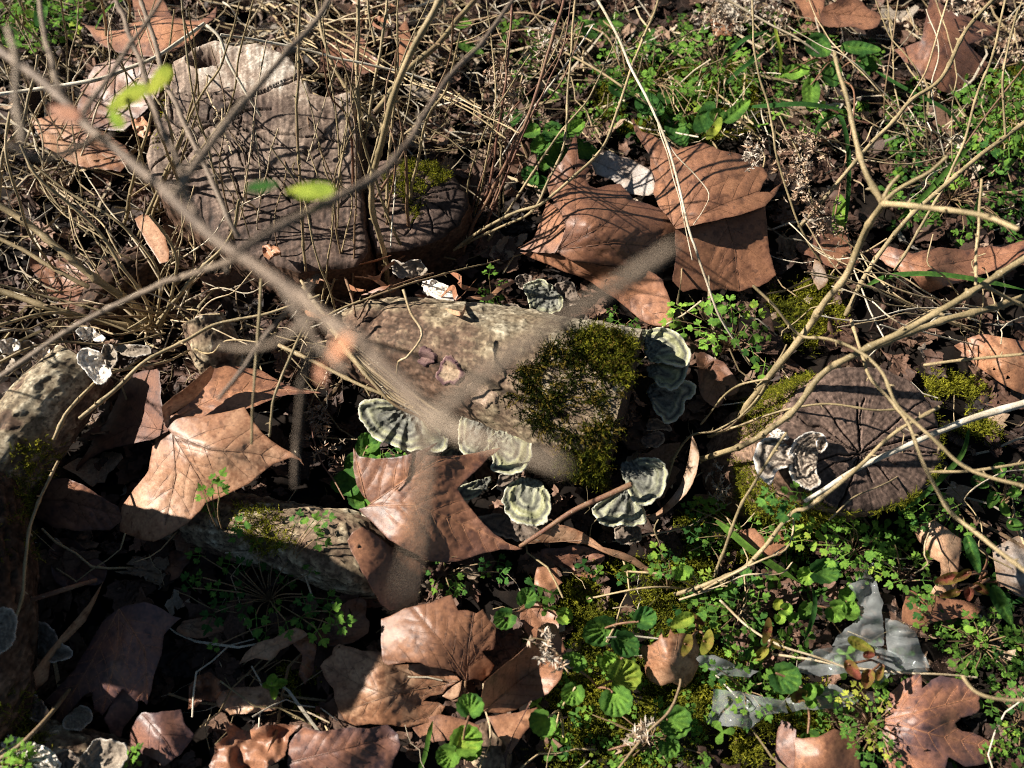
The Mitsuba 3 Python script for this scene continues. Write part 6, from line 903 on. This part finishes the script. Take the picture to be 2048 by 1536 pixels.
leafy('dark oval leaves under the dried heads at the upper middle', [(1250, 175, 34, 20, .2, .02, .24, .5), (1300, 210, 32, 22, .5, .025, .24, .5), (1222, 45, 26, 9, .2, .03, .3, .5), (1180, 60, 20, 16, 1.0, .03, .26, .5), (1340, 190, 26, 18, .2, .02, .26, .5), (940, 95, 30, 10, .4, .02, .3, .5), (925, 45, 18, 12, 0, .03, .34, .5)], (1260, 200), 'oval_leaf_plant', 'oval', .4)
leafy('shiny leaf pair by the rust red leaf in the top left', [(82, 22, 14, 34, .1, .05, .24, .6), (24, 84, 22, 12, .4, .04, .30, .55), (12, 70, 16, 10, 2.0, .04, .34, .6)], (70, 60), 'oval_leaf_plant', 'oval', .4)
leafy('bronze tinged seedling with drooping leaves beside the pale peach leaf', [(1946, 1108, 40, 13, 1.25, .060, .22, .48), (2004, 1210, 44, 15, 1.1, .050, .26, .42), (1895, 1158, 28, 12, 2.9, .050, .88, .45), (1924, 1152, 22, 9, 2.6, .056, .90, .42), (1900, 1188, 22, 8, 2.9, .046, .92, .45), (1938, 1188, 14, 10, 1.6, .054, .96, .5), (1962, 1178, 18, 9, .6, .05, .94, .45)], (1955, 1165), 'bronze_seedling', 'oval', .3)
leafy('bronze tinged seedling standing on the plastic film', [(1722, 1290, 30, 11, .5, .050, .80, .42), (1706, 1340, 24, 12, .9, .044, .95, .6), (1735, 1358, 20, 14, 1.8, .042, .88, .45), (1760, 1346, 16, 8, -1.2, .046, .9, .5), (1738, 1310, 12, 8, 0, .052, .97, .55)], (1746, 1325), 'bronze_seedling', 'oval', .3)
leafy('bronze tinged seedling above the small tan leaf', [(1364, 1242, 26, 15, 2.7, .044, .60, .48), (1415, 1285, 12, 26, .3, .04, .82, .5), (1375, 1290, 10, 24, .3, .034, .9, .45), (1395, 1240, 18, 8, .6, .04, .88, .45)], (1392, 1262), 'bronze_seedling', 'oval', .3)
leafy('bronze tinged seedling beside the bent straw', [(1535, 1262, 9, 26, .2, .034, .9, .42), (1556, 1290, 18, 8, .6, .03, .86, .45), (1520, 1310, 22, 10, 2.4, .02, .8, .45)], (1540, 1285), 'bronze_seedling', 'oval', .3)
leafy('fuzzy scalloped seedling among straws left of the plastic', [(1572, 1218, 14, 13, 0, .034, .42, .6), (1560, 1236, 13, 12, 1, .032, .44, .6), (1586, 1234, 12, 12, 2, .03, .40, .55), (1556, 1208, 13, 10, 2, .03, .62, .45)], (1572, 1230), 'fuzzy_seedling')
leafy('fuzzy scalloped seedling on the lower strip of plastic', [(1618, 1384, 16, 18, 0, .034, .34, .55), (1598, 1392, 13, 18, 1, .032, .88, .45), (1634, 1378, 14, 14, 2, .03, .36, .5), (1622, 1404, 14, 12, 1, .03, .36, .55)], (1618, 1392), 'fuzzy_seedling')
leafy('bright sprout of four leaves in the dry straw patch', [(545, 1360, 13, 12, -1.4, .034, .44, .66), (562, 1366, 14, 10, -.3, .032, .42, .62), (548, 1384, 15, 9, 1.6, .032, .40, .6), (534, 1370, 10, 8, 2.9, .03, .44, .6)], (550, 1372), 'bright_seedling', 'oval', .6)
leafy('young leaves low at the right edge among dark soil', [(2030, 1050, 18, 12, .3, .03, .3, .5), (2010, 1020, 16, 10, 1, .03, .34, .5), (1985, 1000, 18, 12, 2, .03, .28, .5), (2030, 985, 14, 10, 0, .03, .3, .5), (1960, 965, 20, 12, .4, .02, .26, .5), (2000, 940, 16, 14, 1.4, .02, .3, .5)], (2000, 1010), 'oval_leaf_plant', 'oval', .4)

def blade(label, pts, w, u, v=.55):
    c = catmull([P(*p) for p in pts], .004); n = len(c); t = np.linspace(0, 1, n); wd = w / 1000 * np.minimum(1, np.minimum(t * 5 + .4, (1 - t) * 4 + .05)); tg = unit(np.gradient(c, axis=0)); s = unit(np.cross(tg, unit(EYE * [0, 0, 0] + [.15, -.35, 1.0]))); nn = np.cross(s, tg)
    V = np.stack([c + s * wd[:, None] / 2, c - nn * wd[:, None] * .16, c - s * wd[:, None] / 2], 1).reshape(-1, 3); i = (np.arange(n - 1)[:, None] * 3 + np.arange(2)).ravel()
    F = np.vstack([np.stack([i, i + 1, i + 4], 1), np.stack([i, i + 4, i + 3], 1)]); g = fbm_np(c * 200, 2, 1); uv = np.stack([np.repeat(u + .1 * (g - .5), 3), np.repeat(v * (.8 + .4 * g), 3)], 1); uv[1::3, 1] *= .75
    whole('grass_blade', MB().add(V, F, np.clip(uv, 0, 1)), 'mat_green', label, 'grass blade', True)
blade('glossy dark grass blade arching over and down in front of the seed stalk', [(1625, 275, .02), (1640, 250, .05), (1660, 235, .075), (1683, 237, .085), (1697, 308, .07), (1695, 410, .045), (1682, 492, .015)], 4.2, .22)
blade('flat dark grass blade lying across above the arching blade', [(1490, 214, .035), (1540, 211, .05), (1610, 208, .056), (1692, 220, .05)], 4.6, .20)
blade('green grass blade slanting down right behind the speckled shrub', [(1752, 142, .06), (1790, 165, .06), (1826, 185, .058), (1895, 222, .05), (1932, 270, .035)], 4, .26)
blade('long low grass blade sweeping to the right edge below the folded leaf', [(1728, 575, .03), (1760, 558, .045), (1800, 549, .055), (1870, 548, .06), (1960, 560, .06), (2060, 582, .055)], 4, .30)
blade('grass blade curving along the lower right rim of the cut log end', [(1938, 858, .05), (1930, 895, .065), (1912, 925, .07), (1861, 978, .07), (1830, 1005, .06), (1795, 1026, .045)], 3.8, .30)
blade('light green grass blade lying on the moss below the brackets', [(1432, 1041, .03), (1465, 1068, .03), (1505, 1102, .028), (1545, 1130, .022), (1600, 1165, .012)], 5, .40)
blade('short dark grass blade bowed upright beside the heart leaf', [(1622, 1166, .02), (1630, 1195, .035), (1626, 1235, .035), (1606, 1288, .012)], 3.6, .24)
blade('dark grass blade near the top beside the fluffy litter', [(1442, 140, .02), (1462, 105, .045), (1490, 78, .06), (1540, 60, .06)], 4.2, .22)
blade('grass blade rising by the mauve leaf at the top left', [(190, 58, .04), (205, 30, .06), (228, 8, .075), (262, -10, .08)], 4, .36)
blade('grass blade crossing behind the speckled shrub fork', [(1796, 440, .02), (1850, 390, .05), (1905, 330, .065), (1950, 280, .06)], 4.6, .34)
blade('yellowing grass blade beside the honeysuckle leaves', [(1560, 150, .02), (1562, 110, .04), (1553, 70, .05), (1548, 40, .05)], 3.6, .66)
blade('thin bottom grass blade by the round leaf on a red stalk', [(838, 1540, .012), (850, 1510, .02), (858, 1470, .02), (866, 1440, .01)], 3, .36)
blade('dark grass blade leaning over the lower honeysuckle leaves', [(1448, 172, .02), (1480, 140, .04), (1500, 125, .045), (1530, 100, .05)], 4, .22)
blade('grass blade standing at the right edge under the folded leaf', [(1945, 470, .02), (1950, 430, .05), (1962, 380, .07), (1956, 350, .075)], 4, .28)

# ================================================================== THE TORN PLASTIC FILM
films = [thing('plastic_film', t, 'plastic') for t in ('torn clear plastic film with a ragged upright point under the bronze seedling',)]
for t in ('long crumpled strip of clear plastic film lying by the lower fuzzy seedling', 'small scrap of clear plastic film beside the small rounded tan leaf'): labels[f'plastic_film_{len(films):03d}'] = {'label': t, 'category': 'plastic'}; films.append(f'plastic_film_{len(films):03d}')
for n, o in enumerate(([(1692, 1168), (1712, 1164), (1742, 1128), (1752, 1122), (1742, 1152), (1752, 1160), (1766, 1205), (1766, 1290), (1700, 1292), (1664, 1292), (1676, 1272), (1694, 1255), (1716, 1240), (1718, 1200), (1706, 1182)],
                      [(1630, 1300), (1700, 1285), (1775, 1300), (1850, 1330), (1860, 1345), (1780, 1350), (1760, 1368), (1690, 1345), (1640, 1352), (1600, 1345), (1596, 1330)],
                      [(1772, 1238), (1800, 1245), (1830, 1262), (1852, 1318), (1858, 1335), (1812, 1340), (1774, 1300)],
                      [(1425, 1376), (1455, 1382), (1500, 1388), (1570, 1400), (1575, 1425), (1530, 1432), (1500, 1458), (1445, 1452), (1412, 1445), (1424, 1420)],
                      [(1572, 1398), (1630, 1385), (1660, 1368), (1705, 1385), (1722, 1405), (1690, 1415), (1640, 1420), (1600, 1418), (1585, 1424)], [(1386, 1310), (1430, 1312), (1470, 1330), (1520, 1342), (1500, 1356), (1440, 1350), (1400, 1330)])):
    mb = MB(); sheet(mb, o, z0=(.026, .022, .028, .020, .018, .02)[n], seed=70 + n, jag=3.5, wr=.004, wscale=40, th=0, step=2.6, fine=.0002, fold=.009); part(films[(0, 0, 0, 1, 1, 2)[n]], 'scrap', mb, 'mat_plastic')

# ================================================================== MOSS, LITTER, DEAD GRASS AND LOW LEAVES COVERING THE GROUND
def cover_points(n, seed, x=(-.75, .75), y=(-.42, .72)):
    r = np.random.default_rng(seed); p = np.stack([r.uniform(*x, n), r.uniform(*y, n)], 1); return np.column_stack([p, ground_z(p[:, 0], p[:, 1])]), r
MOSSY = [[(1090, 1180), (1200, 1130), (1400, 1090), (1480, 1200), (1420, 1300), (1430, 1536), (1040, 1560), (1080, 1400), (1160, 1330), (1130, 1250)], [(1340, 1040), (1470, 990), (1660, 1040), (1600, 1130), (1400, 1120)], [(1530, 570), (1660, 555), (1700, 620), (1620, 720), (1540, 690)], [(1180, 150), (1500, 130), (1520, 270), (1400, 290), (1200, 270)], [(1940, 150), (2060, 130), (2060, 320), (1960, 300)], [(560, 1330), (640, 1330), (660, 1440), (600, 1430)], [(1420, 1300), (1680, 1380), (1660, 1536), (1420, 1536)], [(1830, 740), (1960, 760), (2000, 900), (1880, 860)]]
def in_any(q, polys): return np.any([inside(o, q) for o in polys], 0)
mb = MB(); p, rng = cover_points(420000, 31, (-.32, .6), (-.33, .5)); q = proj(p); f = fbm_np(p * [60, 60, 0], 3, 2); ok = in_any(q, MOSSY) & (f > .36 + .1 * rng.random(len(p))); p = p[ok][:26000]; n = len(p); p[:, 2] += .003
g = fbm_np(p * [35, 35, 0], 2, 6); moss(mb, p, np.tile([0, -.1, 1.], (n, 1)), rng, rng.uniform(.004, .008, n), np.clip(.42 + .5 * (g - .5) + .12 * rng.normal(size=n), .05, .78), rng.uniform(.35, .85, n), .5)
whole('moss_carpet', mb, 'mat_moss', 'green and golden moss carpeting the ground', 'moss', False, kind='stuff')
mb = MB(); p, rng = cover_points(12500, 32); q = proj(p); dens = np.where(in_any(q, MOSSY), .12, np.where(q[:, 1] < 330, .9, .5)) * np.where(fbm_np(p * [14, 14, 0], 2, 9) > .5, 1, .45); ok = rng.random(len(p)) < dens; p = p[ok]; n = len(p)
sz = rng.uniform(.003, .012, n) * np.where(rng.random(n) < .14, 2.1, 1); p[:, 2] += sz * .35 + rng.uniform(0, .006, n); k = rng.integers(0, 10, n); up = unit(np.column_stack([rng.normal(0, .55, (n, 2)), np.ones(n)]))
u = np.clip(np.where(rng.random(n) < .2, rng.uniform(.5, 1, n), rng.uniform(.0, .5, n)), 0, 1)
for i in range(10): m = k == i; scatter(mb, FLAKES[i], p[m], up[m], sz[m], u[m], rng.uniform(.15, .5, m.sum()), rng)
BIG = [flake(s, 11) for s in range(40, 52)]
p, rng = cover_points(2300, 36, (-.5, .6), (-.33, .5)); q = proj(p); p = p[rng.random(len(p)) < np.where(in_any(q, MOSSY), .12, .8)]; n = len(p); k = rng.integers(0, 12, n); p[:, 2] += rng.uniform(.001, .009, n); up = unit(np.column_stack([rng.normal(0, .3, (n, 2)), np.ones(n)]))
for i in range(12): m = k == i; scatter(mb, BIG[i], p[m], up[m], rng.uniform(.011, .024, m.sum()), np.clip(.26 + .2 * rng.normal(size=m.sum()), .03, .9), rng.uniform(.12, .42, m.sum()), rng)
whole('leaf_litter', mb, 'mat_litter', 'scraps of dead leaf and bark strewn over the dark soil', 'leaf litter', True, kind='stuff')
mb = MB(); p, rng = cover_points(11000, 33); q = proj(p); dens = np.where((q[:, 1] < 330) & (q[:, 0] > 600), np.where(q[:, 0] > 1080, .55, 1.), np.where(in_any(q, [[(400, 1290), (660, 1330), (640, 1470), (380, 1450)]]), 1., np.where((q[:, 0] < 700) & (q[:, 1] < 800), .75, .08))); ok = rng.random(len(p)) < dens; p = p[ok]; n = len(p)
p[:, 2] += rng.uniform(.002, .026, n); k = rng.integers(0, 10, n); up = unit(np.column_stack([rng.normal(0, .35, (n, 2)), np.ones(n)])); sz = rng.uniform(.010, .045, n)
for i in range(10): m = k == i; scatter(mb, STRAWS[i], p[m], up[m], sz[m], np.clip(.72 + .2 * rng.normal(size=m.sum()), .15, .92), rng.uniform(.28, .62, m.sum()), rng)
whole('dead_grass', mb, 'mat_stem', 'tangle of short dry straws and grass stems over the ground', 'dead grass', True, kind='stuff')
tri = [join(*[(np.column_stack([a[0], .1 * np.sin(3 * a[0][:, 0] + s)]), a[1]) for a in (lobe(np.zeros(2), 0 + s, 1, .62), lobe(np.zeros(2), 2.1 + s, 1, .62), lobe(np.zeros(2), 4.2 + s, 1, .62))]) for s in (0, 1)] + FERN
mb = MB(); p, rng = cover_points(24000, 34); q = proj(p); LOWG = [[(1000, 60), (1500, 40), (1760, 100), (1700, 330), (1560, 280), (1420, 300), (1200, 280), (1040, 340)], [(1380, 980), (1640, 1020), (1900, 1000), (2060, 900), (2060, 1560), (1700, 1560), (1420, 1400), (1360, 1200)], [(1760, 200), (2060, 120), (2060, 480), (1760, 470)], [(1060, 1150), (1400, 1120), (1440, 1540), (1060, 1540)], [(-40, -60), (170, -60), (140, 110), (-40, 110)]]
ok = in_any(q, LOWG) & (fbm_np(p * [40, 40, 0], 2, 3) > .38); p = p[ok][:7500]; n = len(p); p[:, 2] += rng.uniform(.004, .02, n); k = rng.integers(0, len(tri), n); up = unit(np.column_stack([rng.normal(0, .35, (n, 2)) - [0, .2], np.ones(n)]))
for i in range(len(tri)): m = k == i; scatter(mb, tri[i], p[m], up[m], rng.uniform(.004, .009, m.sum()), np.clip(.38 + .08 * rng.normal(size=m.sum()), .15, .7), rng.uniform(.4, .7, m.sum()), rng)
whole('ground_cover', mb, 'mat_green', 'low tiny leaved green plants growing over the soil', 'ground cover', False, kind='stuff')
